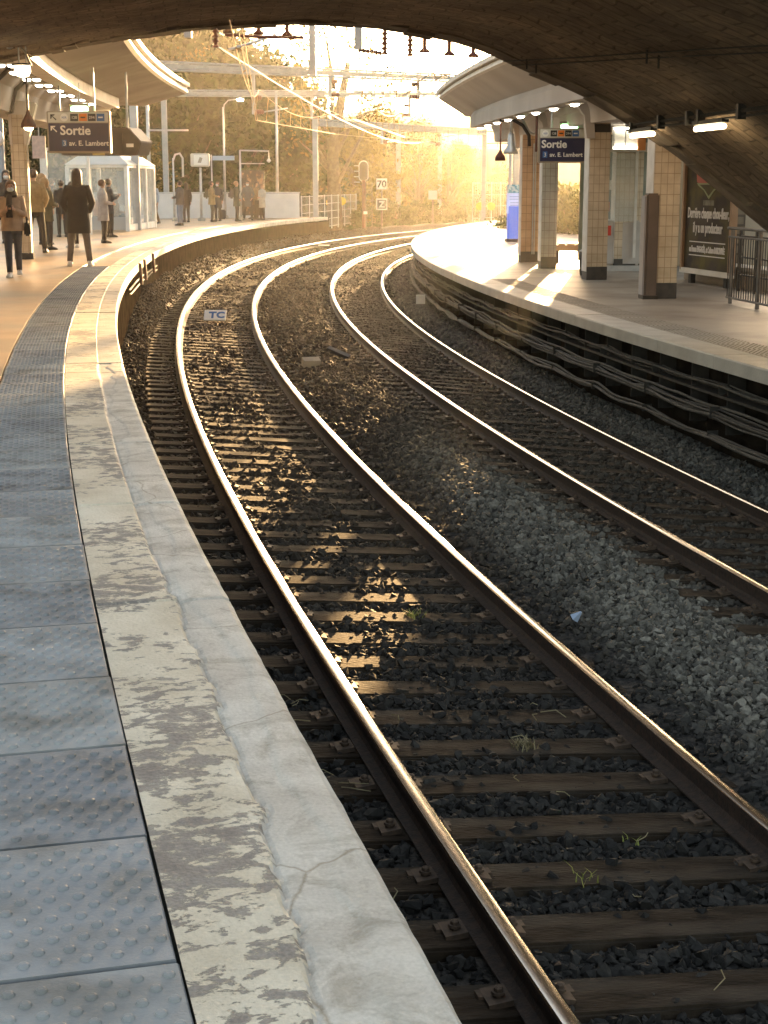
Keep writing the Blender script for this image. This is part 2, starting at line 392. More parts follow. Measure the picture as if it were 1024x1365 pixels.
# ------------------------------------------------------------------ sleepers
sleep_m = mat('old_sleeper', (.018, .013, .009), (.050, .034, .022), 5, .85, spec=.12, bump=.8, bscale=22, stretch=(.8, 3, 1), c3=(.065, .052, .040), s3=2.2)
def sleeper_proto(zl, zr_, near):
    slope = math.atan2(zr_ - zl, 1.497)
    root = MB().box((0, 0, -.075), (2.5, .25, .15)).build('sleeper', sleep_m, bevel=.012)
    if near:
        for xr, sg in ((-.7485, 1), (.7485, -1)):
            for sd in (-1, 1):
                mb = MB(); x = xr + sd * .115
                mb.box((x, 0, .012), (.09, .12, .022), ry=sd * .18); mb.box((x + sd * .03, .03, .006), (.07, .05, .014))
                cl = mb.build('rail_clip', clip_m, root); bo = MB(); bo.lathe([(.017, .0), (.017, .045), (.010, .05)], (x, -.01, .01), 6); bo.lathe([(.026, .022), (.026, .032)], (x, -.01, .01), 8)
                bo.build('bolt', clip_m, cl)
    return root, slope
def place_sleeper(o, s, oc, zc, slope):
    p = pt(s, oc, zc - .168); y_ax = Vector((float(np.interp(s, CS, PDX)), float(np.interp(s, CS, PDY)), 0)); x_ax = Vector((y_ax.y, -y_ax.x, math.tan(slope))).normalized()
    z_ax = x_ax.cross(y_ax).normalized(); M = Matrix((x_ax, y_ax, z_ax)).transposed().to_4x4(); M.translation = p; o.matrix_world = M
for tname, oc, zl, zr_, n, lab in (('left', OB / 2, ZA, ZB, 160, 'near left hand'), ('right', (OC + OD) / 2, ZC, ZD, 140, 'right hand')):
    p1, slope = sleeper_proto(zl, zr_, True); p2, _ = sleeper_proto(zl, zr_, False)
    s_start = 1.0 if tname == 'left' else 6.0; zc = (zl + zr_) / 2
    for k in range(n):
        s_ = s_start + k * SP
        src = p1 if k < 44 else p2
        first = (k == 0 or k == 44)
        o = src if first else (copy_tree(src) if src is p1 else src.copy())
        if not first and src is p2: COL.objects.link(o)
        o.name = 'sleeper'
        place_sleeper(o, s_ + random.uniform(-.012, .012), oc + random.uniform(-.02, .02), zc + random.uniform(-.006, .004), slope)
        tag(o, 'one of the worn brown sleepers under the %s track' % lab, 'sleeper', 'sleepers under the %s track' % lab)
    mb = MB()
    for s_ in np.arange(s_start + n * SP, 112, SP): mb.box(pt(s_, oc, zc - .245), (2.5, .25, .15), rz=head(s_))
    tag(mb.build('sleepers', sleep_m), 'the distant sleepers of the %s track beyond the platform ends' % lab, 'sleepers', kind='stuff')

# ------------------------------------------------------------------ rails
def rail(o0, zt, lab, slope=-.074):
    hw, hh = .036, .04
    pr = [(-.070, -.168), (-.070, -.158), (-.020, -.142), (-.009, -.12), (-.009, -.052), (-.034, -.040), (-.036, -.010), (-.026, -.0015), (0, 0), (.026, -.0015), (.036, -.010), (.034, -.040), (.009, -.052), (.009, -.12), (.020, -.142), (.070, -.158), (.070, -.168)]
    mi = [1, 1, 1, 1, 1, 1, 0, 0, 0, 0, 1, 1, 1, 1, 1, 1, 1]
    prof = [(o0 + a + z * slope, zt + z + a * slope) for a, z in pr]
    o = sweep('rail', prof, -3, 125, .25, [rail_steel, rail_rust], close=True, mi=mi, smooth=False)
    for p in o.data.polygons: p.use_smooth = p.material_index == 0
    return tag(o, lab, 'rail')
rail(0, ZA, 'outermost rail of the near track, next to the left platform, bright polished top')
rail(OB, ZB, 'second rail from the left platform, beside the pale heap of ballast')
rail(OC, ZC, 'third rail from the left platform, glinting orange at the edge of the bridge shade')
rail(OD, ZD, 'rail nearest to the right hand platform')

# ------------------------------------------------------------------ left platform
asph = mat('platform_paving', (.34, .215, .115), (.44, .29, .16), 1.3, .42, bump=.25, bscale=45, c3=(.24, .19, .14), s3=.5)
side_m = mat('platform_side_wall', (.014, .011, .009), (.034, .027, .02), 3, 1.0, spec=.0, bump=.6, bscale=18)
def wall_and_deck():
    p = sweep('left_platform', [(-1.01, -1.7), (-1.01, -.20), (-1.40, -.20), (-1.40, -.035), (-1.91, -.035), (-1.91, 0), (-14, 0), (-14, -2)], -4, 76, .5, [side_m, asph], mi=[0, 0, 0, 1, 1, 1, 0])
    p['kind'] = 'structure'
    q = sweep('left_platform_end', [(-1.01, -1.7), (-1.01, -.02), (-14, -.02), (-14, -2)], 76, 76.4, .4, [side_m], close=True); q['kind'] = 'structure'
wall_and_deck()
# coping: inner band cream paint worn off, outer band bare cracked concrete
def coping_mat(name, paint):
    m = bpy.data.materials.new(name); m.use_nodes = True; n = m.node_tree.nodes; l = m.node_tree.links; b = n['Principled BSDF']
    tc = n.new('ShaderNodeTexCoord')
    def noise(sc, det, st=(1, 1, 1), rough=.5, dist=0):
        mp = n.new('ShaderNodeMapping'); mp.inputs['Scale'].default_value = st; l.new(tc.outputs['UV'], mp.inputs[0])
        z = n.new('ShaderNodeTexNoise'); z.inputs['Scale'].default_value = sc; z.inputs['Detail'].default_value = det; z.inputs['Roughness'].default_value = rough; z.inputs['Distortion'].default_value = dist
        l.new(mp.outputs[0], z.inputs['Vector']); return z.outputs[0]
    def ramp(x, p0, p1, c0, c1):
        r = n.new('ShaderNodeValToRGB'); r.color_ramp.elements[0].position = p0; r.color_ramp.elements[1].position = p1
        r.color_ramp.elements[0].color = (*c0, 1); r.color_ramp.elements[1].color = (*c1, 1); l.new(x, r.inputs[0]); return r.outputs[0]
    def mix(f, a, c, mode='MIX'):
        x = n.new('ShaderNodeMixRGB'); x.blend_type = mode
        if isinstance(f, float): x.inputs[0].default_value = f
        else: l.new(f, x.inputs[0])
        for i, v in ((1, a), (2, c)):
            if isinstance(v, tuple): x.inputs[i].default_value = (*v, 1)
            else: l.new(v, x.inputs[i])
        return x.outputs[0]
    conc = ramp(noise(7, 10), .3, .7, (.24, .205, .185), (.33, .29, .26))
    grit = ramp(noise(90, 4), .3, .75, (.75, .74, .72), (1, 1, 1)); conc = mix(.8, conc, grit, 'MULTIPLY')
    hgt = noise(60, 6)
    if paint:
        big = noise(.9, 3, (1.3, 1.6, 1)); fine = noise(10, 15, (1.6, 1.0, 1), .70, .3)
        ad = n.new('ShaderNodeMath'); ad.operation = 'MULTIPLY_ADD'; l.new(big, ad.inputs[0]); ad.inputs[1].default_value = .9; l.new(fine, ad.inputs[2]); a2 = n.new('ShaderNodeMath'); a2.operation = 'MULTIPLY'; l.new(ad.outputs[0], a2.inputs[0]); a2.inputs[1].default_value = .6; ad = a2
        mask = ramp(ad.outputs[0], .60, .607, (1, 1, 1), (0, 0, 0)); thin = ramp(ad.outputs[0], .54, .66, (1, 1, 1), (0, 0, 0))
        pc = ramp(noise(3.5, 8), .3, .7, (.72, .62, .48), (.84, .75, .61)); grime = ramp(noise(1.7, 10, (1, 1, 1), .7), .35, .6, (.70, .66, .60), (1, 1, 1)); pc = mix(.8, pc, grime, 'MULTIPLY')
        film = mix(.45, conc, pc); conc2 = mix(thin, conc, film); out = mix(mask, conc2, pc); out = mix(.5, out, grit, 'MULTIPLY'); hh = mask
    else:
        pc = ramp(noise(2.2, 9, (1.5, 1, 1), .6, .4), .35, .62, (.58, .52, .45), (.80, .74, .66))
        out = mix(.85, conc, pc); out = mix(.7, out, grit, 'MULTIPLY')
        blot = ramp(noise(5.5, 8, (1, 1, 1), .7, .6), .36, .5, (.62, .59, .54), (1, 1, 1)); out = mix(.8, out, blot, 'MULTIPLY')
        dn = n.new('ShaderNodeTexNoise'); dn.inputs['Scale'].default_value = 3.5; dn.inputs['Detail'].default_value = 6; l.new(tc.outputs['UV'], dn.inputs['Vector'])
        av = n.new('ShaderNodeMixRGB'); av.blend_type = 'ADD'; av.inputs[0].default_value = .16; l.new(tc.outputs['UV'], av.inputs[1]); l.new(dn.outputs[1], av.inputs[2])
        vo = n.new('ShaderNodeTexVoronoi'); vo.feature = 'DISTANCE_TO_EDGE'; vo.inputs['Scale'].default_value = 1.1; l.new(av.outputs[0], vo.inputs['Vector'])
        ck = ramp(vo.outputs['Distance'], .002, .006, (.62, .57, .50), (1, 1, 1)); out = mix(1.0, out, ck, 'MULTIPLY'); hh = ck
    l.new(out, b.inputs['Base Color']); b.inputs['Roughness'].default_value = .62
    b1 = n.new('ShaderNodeBump'); b1.inputs['Strength'].default_value = .85; b1.inputs['Distance'].default_value = .006; l.new(hgt, b1.inputs['Height'])
    b2 = n.new('ShaderNodeBump'); b2.inputs['Strength'].default_value = .8 if paint else .3; b2.inputs['Distance'].default_value = .003; l.new(hh, b2.inputs['Height']); l.new(b1.outputs[0], b2.inputs['Normal'])
    l.new(b2.outputs[0], b.inputs['Normal']); MATS[name] = m; return m
paint_m = coping_mat('worn_cream_paint', True); edge_m = coping_mat('bare_coping_concrete', False)
def smooth_noise1(n, step, seed):
    r = np.random.default_rng(seed); k = r.normal(size=int(n / step) + 4); t = np.arange(n) / step; i = t.astype(int); f = t - i; f = f * f * (3 - 2 * f)
    return k[i] * (1 - f) + k[i + 1] * f
def coping():
    # fine grid close to the camera: height steps where the repair mortar has broken away
    ds, do = .02, .0125; S = np.arange(.2, 13, ds); O = np.arange(OL - .52, OL + .0001, do); O[-1] = OL
    n1 = (smooth_noise1(len(S), 9, 5) * .011 + smooth_noise1(len(S), 34, 6) * .022 + smooth_noise1(len(S), 3, 8) * .006) * (1 - .8 * sm(S, 4.2, 6))
    n2 = smooth_noise1(len(S), 12, 15) * .02 + smooth_noise1(len(S), 45, 16) * .035
    mb = MB(); no = len(O); mid = OL - .235
    SS, OO = np.meshgrid(S, O, indexing='ij')
    z = np.zeros_like(SS); e1 = mid + n1[:, None]; e2 = mid + .085 + n2[:, None]
    z -= .010 * (1 / (1 + np.exp(-(OO - e1) / .004))) ; z += .006 * (1 / (1 + np.exp(-(OO - e2) / .004)))
    z -= .010 * np.exp(-((OO - e1 - .006) / .007) ** 2) * (1 - sm(SS, 7, 10))
    z += noise2(SS * 9, OO * 9, 1.0, 4) * .0008
    edge = sm(OO, OL - .03, OL); z -= edge ** 2 * .014
    jit = {}
    for i in range(len(S)):
        k = int((S[i] - .9) // 1.9)
        if k not in jit: jit[k] = random.uniform(-.003, .003)
        z[i] += jit[k]
        d = abs((S[i] - .9) % 1.9); 
        if S[i] > 4 and min(d, 1.9 - d) < .015: z[i] -= .02
    for i in range(len(S)):
        wob = smooth_wob[i] if False else 0
        for j in range(no): mb.v.append(pt(S[i], O[j] + (n1[i] * .12 if j == no - 1 else 0), float(z[i, j])))
    for i in range(len(S) - 1):
        for j in range(no - 1):
            a = i * no + j; om = (O[j] + O[j + 1]) / 2
            mb.quadface((a, a + 1, a + 1 + no, a + no), 1 if om > e1[i, 0] else 0, ((S[i], O[j]), (S[i], O[j + 1]), (S[i + 1], O[j + 1]), (S[i + 1], O[j])))
    b0 = len(mb.v)                                   # outer face
    for i in range(len(S)): mb.v.append(pt(S[i], OL + smooth_face[i], -.09)); mb.v.append(pt(S[i], OL - .01, -.20))
    for i in range(len(S) - 1):
        t0, t1 = i * no + no - 1, (i + 1) * no + no - 1; m0, m1 = b0 + 2 * i, b0 + 2 * i + 2
        mb.quadface((t0, m0, m1, t1), 1, ((S[i], 0), (S[i], .1), (S[i + 1], .1), (S[i + 1], 0))); mb.quadface((m0, m0 + 1, m1 + 1, m1), 1, ((S[i], .1), (S[i], .2), (S[i + 1], .2), (S[i + 1], .1)))
    o = mb.build('left_platform_coping', [paint_m, edge_m], smooth=False); o['kind'] = 'structure'
smooth_face = smooth_noise1(1000, 5, 77) * .004
coping()
for k in range(34):                                  # further slabs
    s0 = 13 + k * 1.9; dz = random.uniform(-.003, .003)
    if s0 > 75: break
    o = sweep('left_platform_coping', [(OL - .52, dz), (OL - .23, dz), (OL - .225, dz - .004), (OL - .01, dz - .004), (OL, dz - .015), (OL, -.15), (OL - .52, -.15)], s0, s0 + 1.888, 1.888 / 4, [paint_m, edge_m], close=True, mi=[0, 1, 1, 1, 1, 1, 1]); o['kind'] = 'structure'
# tactile slabs with raised domes
tact_m = mat('blue_grey_tactile_paving', (.23, .24, .255), (.32, .33, .345), 2.2, .42, bump=.15, bscale=90, c3=(.17, .17, .165), s3=5)
tact_b = mat('paler_tactile_paving', (.26, .27, .275), (.35, .355, .36), 2.6, .5, bump=.15, bscale=90, c3=(.15, .145, .135), s3=4)
tact_c = mat('darker_tactile_paving', (.19, .20, .22), (.28, .29, .305), 1.8, .45, bump=.15, bscale=90, c3=(.11, .11, .11), s3=6)
def tactile(s_from, s_to, o_in, z0, name, dn, ds=.65, wdt=.52):
    mb = MB(); s = s_from; k = 0
    while s < s_to:
        dz = random.uniform(-.002, .002); o0 = o_in - wdt + .006 * random.random(); o1 = o_in - .006 * random.random(); g_ = .008
        b = len(mb.v); q = 4; f0 = len(mb.f)
        for i in range(q + 1):
            t = s + g_ + (ds - 2 * g_) * i / q
            for (o, z) in ((o0, -.04), (o0, -.004), (o0 + .004, 0), (o1 - .004, 0), (o1, -.004), (o1, -.04)): mb.v.append(pt(t, o, z0 + z + dz))
        for i in range(q):
            for j in range(5): mb.quadface((b + i * 6 + j, b + i * 6 + j + 1, b + (i + 1) * 6 + j + 1, b + (i + 1) * 6 + j))
        mb.quadface([b + j for j in range(6)]); mb.quadface([b + q * 6 + j for j in range(6)][::-1])
        rows = 12 if s < 8 else 12
        nseg = 10 if s < 7 else (6 if s < 16 else 4)
        for r_ in range(rows):
            for c in range(8 if r_ % 2 else 7):
                t = s + .03 + (ds - .06) * (r_ + .5) / rows; o = o0 + (wdt) * ((c + .5) / 8 if r_ % 2 else (c + 1) / 8)
                b = len(mb.v); rr = .0145
                rings = ((1, 0), (.80, .0055), (.45, .0078)) if s < 16 else ((1, 0), (.6, .0058))
                for f_, h in rings:
                    for a in range(nseg):
                        an = 2 * math.pi * a / nseg; mb.v.append(pt(t + math.sin(an) * rr * f_, o + math.cos(an) * rr * f_, z0 + dz + h))
                for q_ in range(len(rings) - 1):
                    for a in range(nseg): mb.quadface((b + q_ * nseg + a, b + q_ * nseg + (a + 1) % nseg, b + (q_ + 1) * nseg + (a + 1) % nseg, b + (q_ + 1) * nseg + a))
                mb.quadface([b + (len(rings) - 1) * nseg + a for a in range(nseg)])
        mb.m[f0:] = [(0, 1, 0, 2, 1, 0, 2)[k % 7]] * (len(mb.f) - f0)
        s += ds; k += 1
    o = mb.build(name, [tact_m, tact_b, tact_c], smooth=False); o['kind'] = 'structure'
    return o
tactile(.55, 29.5, OL - .523, 0, 'left_tactile_paving', 1)
moss_gap = mat('dirt_in_joints', (.012, .012, .01), (.03, .03, .02), 40, 1)
o = sweep('left_paving_joint', [(OL - .56, -.022), (OL - .51, -.022)], 0, 30, .5, moss_gap); o['kind'] = 'structure'

# ------------------------------------------------------------------ right platform
rpave = mat('right_platform_paving', (.27, .235, .195), (.34, .30, .25), 1.4, .5, bump=.2, bscale=50, c3=(.17, .14, .11), s3=.9)
rcop = mat('right_coping', (.40, .37, .33), (.50, .47, .42), 3, .6, bump=.3, bscale=40)
def joint(s): return 0
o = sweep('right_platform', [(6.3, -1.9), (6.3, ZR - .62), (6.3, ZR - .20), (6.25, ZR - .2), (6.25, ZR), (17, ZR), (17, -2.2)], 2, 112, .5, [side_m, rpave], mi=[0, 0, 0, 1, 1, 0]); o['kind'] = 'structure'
for k in range(58):
    s0 = 2 + k * 1.9; dz = random.uniform(-.003, .003)
    o = sweep('right_platform_coping', [(OR_, ZR - .014 + dz), (OR_ + .012, ZR + dz + .003), (OR_ + .46, ZR + .003 + dz), (OR_ + .46, ZR - .16), (OR_, ZR - .16)], s0, s0 + 1.888, 1.888 / 4, [rcop], close=True); o['kind'] = 'structure'
sp = .65
o = tactile(8, 30, OR_ + .47 + .52, ZR + .003, 'right_tactile_paving', 1)
o.data.materials.clear(); o.data.materials.append(mat('dusty_tactile_paving', (.25, .22, .18), (.31, .27, .22), 3, .55))
# support fins and cable runs under the right hand lip
mat('rail_void', (.02, .017, .014), (.035, .03, .025), 9, .9)
mb = MB()
for s_ in np.arange(6, 60, 1.15): mb.box(pt(s_, 6.16, ZR - .55), (.22, .025, .75), rz=head(s_))
o = mb.build('cable_brackets', MATS['rail_void']); tag(o, 'dark brackets holding cables along the wall under the right platform', 'brackets', kind='stuff')
def cable_run(o0, z0, n, seed, lab, spread=.07, s1=66, m=None, rad=.018):
    root = empty('cable_run', pt(6, o0, z0), 0, lab, 'cable run')
    r = np.random.default_rng(seed)
    for k in range(n):
        ss = np.arange(6, s1, .2875); a = smooth_noise1(len(ss), 5.0, seed * 31 + k) * .02; c = smooth_noise1(len(ss), 3.7, seed * 57 + k) * .014
        off = r.uniform(-spread, spread); zo = r.uniform(-spread, spread) * .7
        pts = [pt(s_, o0 + off + a[i], z0 + zo + c[i] - (.012 + abs(a[i]) * .8) * abs(math.sin((s_ - 6) / 2.3 * math.pi))) - root.location for i, s_ in enumerate(ss)]
        MB().tube(pts, rad * r.uniform(.4, 1.3), 6).build('cable', (cable_m if k % 3 == 1 else grey_cable), root, smooth=True)
    for s_ in np.arange(6, 40, 2.3): MB().box(pt(s_ + .1, o0, z0 - .01) - root.location, (spread * 2.2, .015, spread * 1.5), rz=head(s_)).build('cable_tie', cable_m, root)
cable_run(6.06, ZR - .40, 5, 1, 'upper bundle of dusty cables under the right platform lip')
cable_run(5.98, ZR - .66, 7, 2, 'middle thick bundle of dusty cables under the right platform', .09)
cable_run(5.93, ZR - .92, 5, 3, 'lowest sagging cables lying against the ballast by the right platform', .06)
o = sweep('cable_trough', [(6.0, ZR - .78), (6.28, ZR - .78), (6.28, ZR - .745), (6.0, ZR - .745)], 5, 66, .5, cable_m, close=True); tag(o, 'dusty concrete cable shelf running under the right platform', 'cable trough')
o = sweep('cable_trough', [(6.02, ZR - .51), (6.28, ZR - .51), (6.28, ZR - .48), (6.02, ZR - .48)], 5, 66, .5, cable_m, close=True); tag(o, 'upper narrow cable shelf just below the right platform lip', 'cable trough')
# left platform wall fixtures: cables on stubs past the bridge
root = empty('cable_run', pt(30, -.95, -.5), 0, 'tangled cables hanging on iron stubs along the left platform wall', 'cable run')
for k in range(2):
    ss = np.arange(28.5, 38, .6); a = smooth_noise1(len(ss), 2, 300 + k) * .03
    MB().tube([pt(s_, -.93 + a[i] * .5, -.38 - .1 * k + a[i]) - root.location for i, s_ in enumerate(ss)], .018, 6).build('cable', grey_cable, root)
for s_ in (30.6, 32.2, 35):
    MB().tube([pt(s_, -.80, -.42) - root.location, pt(s_, -.82, .02) - root.location], .035, 6).build('stub', rust_metal, root)

# ------------------------------------------------------------------ odds and ends on the track bed
def plate(label, s, o, z, wd, d, txt=None, name='marker_plate', m=None, tilt=0):
    r = empty(name, pt(s, o, z), head(s), label, name.replace('_', ' '))
    MB().box((0, 0, 0), (wd, d, .03)).build('plate', m or sign_white, r)
    if txt: text(txt, d * .85, blue_m, r, (-wd * .28, -d * .30, .018), rot=(0, 0, 0), bold=.01)
    return r
s_, o_ = 20.6, .55
def track_pt(px, py, z=-1.28):
    v = (py - CY) / FPX; u = (px - CX) / FPX; d = -math.sin(PITCH) - v * math.cos(PITCH); t = (z - CAM_Z) / d
    return sof(u * t, (math.cos(PITCH) - v * math.sin(PITCH)) * t)
s_, o_ = track_pt(287, 427, -1.2)
e = plate('white plate marked TC in blue letters lying between the near rails', s_, o_, -1.10, .46, .30, 'TC')
e.rotation_euler = (math.radians(38), 0, 0)
s_, o_ = track_pt(432, 329, -1.1); plate('small white block on the outer rail where the bend begins to turn away', s_, o_, -1.03, .45, .3)
bs, bo = track_pt(415, 482, -1.2); ts, to = track_pt(452, 470, -1.2)
MB().box((0, 0, 0), (.28, .16, .12), rx=.3).build('loose_block', mat('pale_stone', (.35, .30, .22), (.42, .36, .28), 8), loc=pt(bs, bo, float(zbed(bs, bo)) + .09), rz=.3)
tag(bpy.data.objects['loose_block'], 'pale squarish block lying in the ballast between the two tracks', 'block')
MB().box((0, 0, 0), (.42, .1, .06), rx=.3, ry=.35).build('fallen_timber', dark_metal, loc=pt(ts, to, float(zbed(ts, to)) + .10), rz=-.5)
tag(bpy.data.objects['fallen_timber'], 'dark piece of timber sticking out of the ballast beside the pale block', 'timber')
MB().box((0, 0, 0), (.05, .05, .07), rx=.5, ry=.6, taper=.2).build('litter_scrap', mat('bluish_litter', (.35, .42, .55), rough=.5), loc=pt(8.15, OB + .42, zbed(8.15, OB + .42) + .09), rz=.3)
tag(bpy.data.objects['litter_scrap'], 'small bluish scrap of litter beside the second rail', 'litter')
MB().box((0, 0, 0), (.22, .05, .22)).build('wall_box', galv, loc=pt(36, 5.55, -1.15), rz=head(36)); tag(bpy.data.objects['wall_box'], 'small pale box in the ballast below the right platform', 'box')
# weeds
weed_m = mat('weed_green', (.22, .26, .05), (.35, .33, .08), 8, .7); straw_m = mat('dry_straw', (.20, .16, .08), (.30, .25, .14), 8, .8)
def weed(s, o, n, h, m, lab):
    mb = MB(); r = random.Random(int(s * 100))
    for k in range(n):
        a = r.uniform(0, 6.28); l = h * r.uniform(.5, 1); p = Vector((r.gauss(0, .03), r.gauss(0, .03), 0)); d = Vector((math.cos(a), math.sin(a), 0)); wv = Vector((-d.y, d.x, 0)) * .004; b = len(mb.v)
        for t in (0, .5, 1):
            q = p + d * (l * .6 * t * t) + Vector((0, 0, l * t * (1.1 - .4 * t))); wq = wv * (1 - t * .9); mb.v += [q - wq, q + wq]
        mb.quadface((b, b + 1, b + 3, b + 2)); mb.quadface((b + 2, b + 3, b + 5, b + 4))
    tag(mb.build('weed_tuft', m, loc=pt(s, o, float(zbed(s, o)) + .02)), lab, 'weed')
def track_pt(px, py, z=-1.28):
    v = (py - CY) / FPX; u = (px - CX) / FPX; d = -math.sin(PITCH) - v * math.cos(PITCH); t = (z - CAM_Z) / d
    return sof(u * t, (math.cos(PITCH) - v * math.sin(PITCH)) * t)
for px, py, n, h, m, lab in ((550, 822, 40, .10, weed_m, 'bright green weed tuft growing between sunlit sleepers'), (780, 1185, 9, .12, weed_m, 'few green shoots in the dark ballast near the bottom of the track'),
                             (842, 1118, 6, .06, weed_m, 'tiny green sprig by a bluish stained sleeper'), (700, 1000, 90, .09, straw_m, 'patch of dry grass between the near rails')):
    s_, o_ = track_pt(px, py); weed(s_, o_, n, h, m, lab)
mb = MB(); r = random.Random(3)                    # thin dry twigs beside the coping
for k in range(60):
    s_ = r.uniform(2.2, 7); o_ = r.uniform(-.75, -.2) if k < 45 else r.uniform(.2, 1.3); p = pt(s_, o_, float(zbed(s_, o_)) + .05); a = r.uniform(0, 6.28); l = r.uniform(.05, .16)
    mb.tube([p, p + Vector((math.cos(a) * l * .5, math.sin(a) * l * .5, r.uniform(0, .03))), p + Vector((math.cos(a + .4) * l, math.sin(a + .4) * l, .01))], .0025, 4)
tag(mb.build('dry_twigs', straw_m), 'thin dry twigs scattered in the ballast by the near rail', 'twigs', kind='stuff')

# ------------------------------------------------------------------ stone bridge over the line
def vault_mat():
    m = bpy.data.materials.new('vault_stone'); m.use_nodes = True; n = m.node_tree.nodes; l = m.node_tree.links; b = n['Principled BSDF']
    tc = n.new('ShaderNodeTexCoord'); br = n.new('ShaderNodeTexBrick'); br.offset = .5
    nz0 = n.new('ShaderNodeTexNoise'); nz0.inputs['Scale'].default_value = 2.0; l.new(tc.outputs['UV'], nz0.inputs['Vector'])
    ad = n.new('ShaderNodeMixRGB'); ad.blend_type = 'ADD'; ad.inputs[0].default_value = .22; l.new(tc.outputs['UV'], ad.inputs[1]); l.new(nz0.outputs[1], ad.inputs[2])
    l.new(ad.outputs[0], br.inputs['Vector'])
    br.inputs['Color1'].default_value = (.27, .205, .145, 1); br.inputs['Color2'].default_value = (.20, .152, .107, 1); br.inputs['Mortar'].default_value = (.13, .097, .065, 1)
    br.inputs['Scale'].default_value = 1; br.inputs['Brick Width'].default_value = .42; br.inputs['Row Height'].default_value = .22; br.inputs['Mortar Size'].default_value = .018; br.inputs['Mortar Smooth'].default_value = .6
    def nz(sc, st, det=8, ro=.6):
        mp = n.new('ShaderNodeMapping'); mp.inputs['Scale'].default_value = st; l.new(tc.outputs['UV'], mp.inputs[0])
        z = n.new('ShaderNodeTexNoise'); z.inputs['Scale'].default_value = sc; z.inputs['Detail'].default_value = det; z.inputs['Roughness'].default_value = ro; l.new(mp.outputs[0], z.inputs['Vector']); return z.outputs[0]
    def ramp(x, p0, p1, c0, c1):
        r = n.new('ShaderNodeValToRGB'); r.color_ramp.elements[0].position = p0; r.color_ramp.elements[1].position = p1
        r.color_ramp.elements[0].color = (*c0, 1); r.color_ramp.elements[1].color = (*c1, 1); l.new(x, r.inputs[0]); return r.outputs[0]
    streak = ramp(nz(4, (1, 1.7, 1), 10, .72), .30, .66, (.42, .38, .34), (1.25, 1.2, 1.1)); blot = ramp(nz(.55, (1, 1, 1), 4), .35, .65, (.45, .42, .4), (1, 1, 1))
    m1 = n.new('ShaderNodeMixRGB'); m1.blend_type = 'MULTIPLY'; m1.inputs[0].default_value = 1; l.new(br.outputs[0], m1.inputs[1]); l.new(streak, m1.inputs[2])
    m2 = n.new('ShaderNodeMixRGB'); m2.blend_type = 'MULTIPLY'; m2.inputs[0].default_value = 1; l.new(m1.outputs[0], m2.inputs[1]); l.new(blot, m2.inputs[2])
    l.new(m2.outputs[0], b.inputs['Base Color']); b.inputs['Roughness'].default_value = .85
    bp = n.new('ShaderNodeBump'); bp.inputs['Strength'].default_value = .9; bp.inputs['Distance'].default_value = .06; l.new(nz(7, (1, 1.8, 1), 10, .7), bp.inputs['Height'])
    b2 = n.new('ShaderNodeBump'); b2.inputs['Strength'].default_value = .9; b2.inputs['Distance'].default_value = .035; b2.invert = True; l.new(br.outputs['Fac'], b2.inputs['Height']); l.new(bp.outputs[0], b2.inputs['Normal'])
    l.new(b2.outputs[0], b.inputs['Normal']); return m
vault_stone = vault_mat()
ring_m = mat('arch_ring_stone', (.085, .062, .042), (.18, .14, .10), 3, .85, bump=.8, bscale=14, c3=(.05, .037, .028), s3=1.6)
def yplane(px): return 26.0 - 4.0 * px / 512.0 if px < 512 else 22.0 - 2.2 * (px - 512) / 512.0
EDGE = [(0, 82), (70, 68), (130, 57), (173, 50), (239, 40), (300, 35), (350, 32), (400, 31), (450, 32), (520, 38), (560, 45), (610, 55), (650, 68), (700, 92), (740, 108), (780, 126), (815, 146), (850, 168), (905, 205), (960, 250), (1024, 302)]
VP = [at(x, y, yplane(x)) for x, y in EDGE]
VP = [Vector((-11.2, 28.0, -.4)), Vector((-11.1, 28.0, .6)), Vector((-10.7, 27.9, 1.7)), Vector((-9.9, 27.6, 2.6)), Vector((-8.7, 27.0, 3.2)), Vector((-7.7, 26.6, 3.5))] + VP + [Vector((5.55, 19.5, .62)), Vector((6.1, 19.3, .1)), Vector((6.6, 19.1, -.5))]
# resample evenly
def resample(pts, n):
    L = [0]
    for a, b_ in zip(pts, pts[1:]): L.append(L[-1] + (b_ - a).length)
    t = np.linspace(0, L[-1], n); A = np.array([p[:] for p in pts])
    return [Vector([float(np.interp(u, L, A[:, k])) for k in range(3)]) for u in t], t
VR, VT = resample(VP, 170)
VR2 = [VR[0]] + [(VR[i - 1] + VR[i] * 2 + VR[i + 1]) / 4 for i in range(1, len(VR) - 1)] + [VR[-1]]; VR = VR2
AX = Vector((-.1244, 1, 0)).normalized()
VC = Vector((-2.2, 23.5, -2.0))
bridge = empty('stone_bridge', (-2.2, 17, 0), 0, 'dark stone arch bridge crossing over the tracks and both platforms', 'bridge')
BL = bridge.location
mb = MB(); D = np.arange(0, 10.6, .2); n = len(VR)
for j, d in enumerate(D):
    for i, p in enumerate(VR):
        t = VR[min(i + 1, n - 1)] - VR[max(i - 1, 0)]; nr = Vector((t.z, 0, -t.x)).normalized()
        dis = float(noise2(np.array([VT[i]]), np.array([d]), 2.2, 9)[0]) * .015 + float(noise2(np.array([VT[i]]), np.array([d * .3]), 9, 19)[0]) * .006
        if d > 0: pass
        mb.v.append(p - AX * float(d) + nr * dis - BL + (Vector((0, 0, .0)) if d > 0 else Vector()))
for j in range(len(D) - 1):
    for i in range(n - 1):
        a = j * n + i; mb.quadface((a, a + n, a + n + 1, a + 1), 0, ((VT[i], D[j]), (VT[i], D[j + 1]), (VT[i + 1], D[j + 1]), (VT[i + 1], D[j])))
mb.build('vault', vault_stone, bridge, smooth=True)
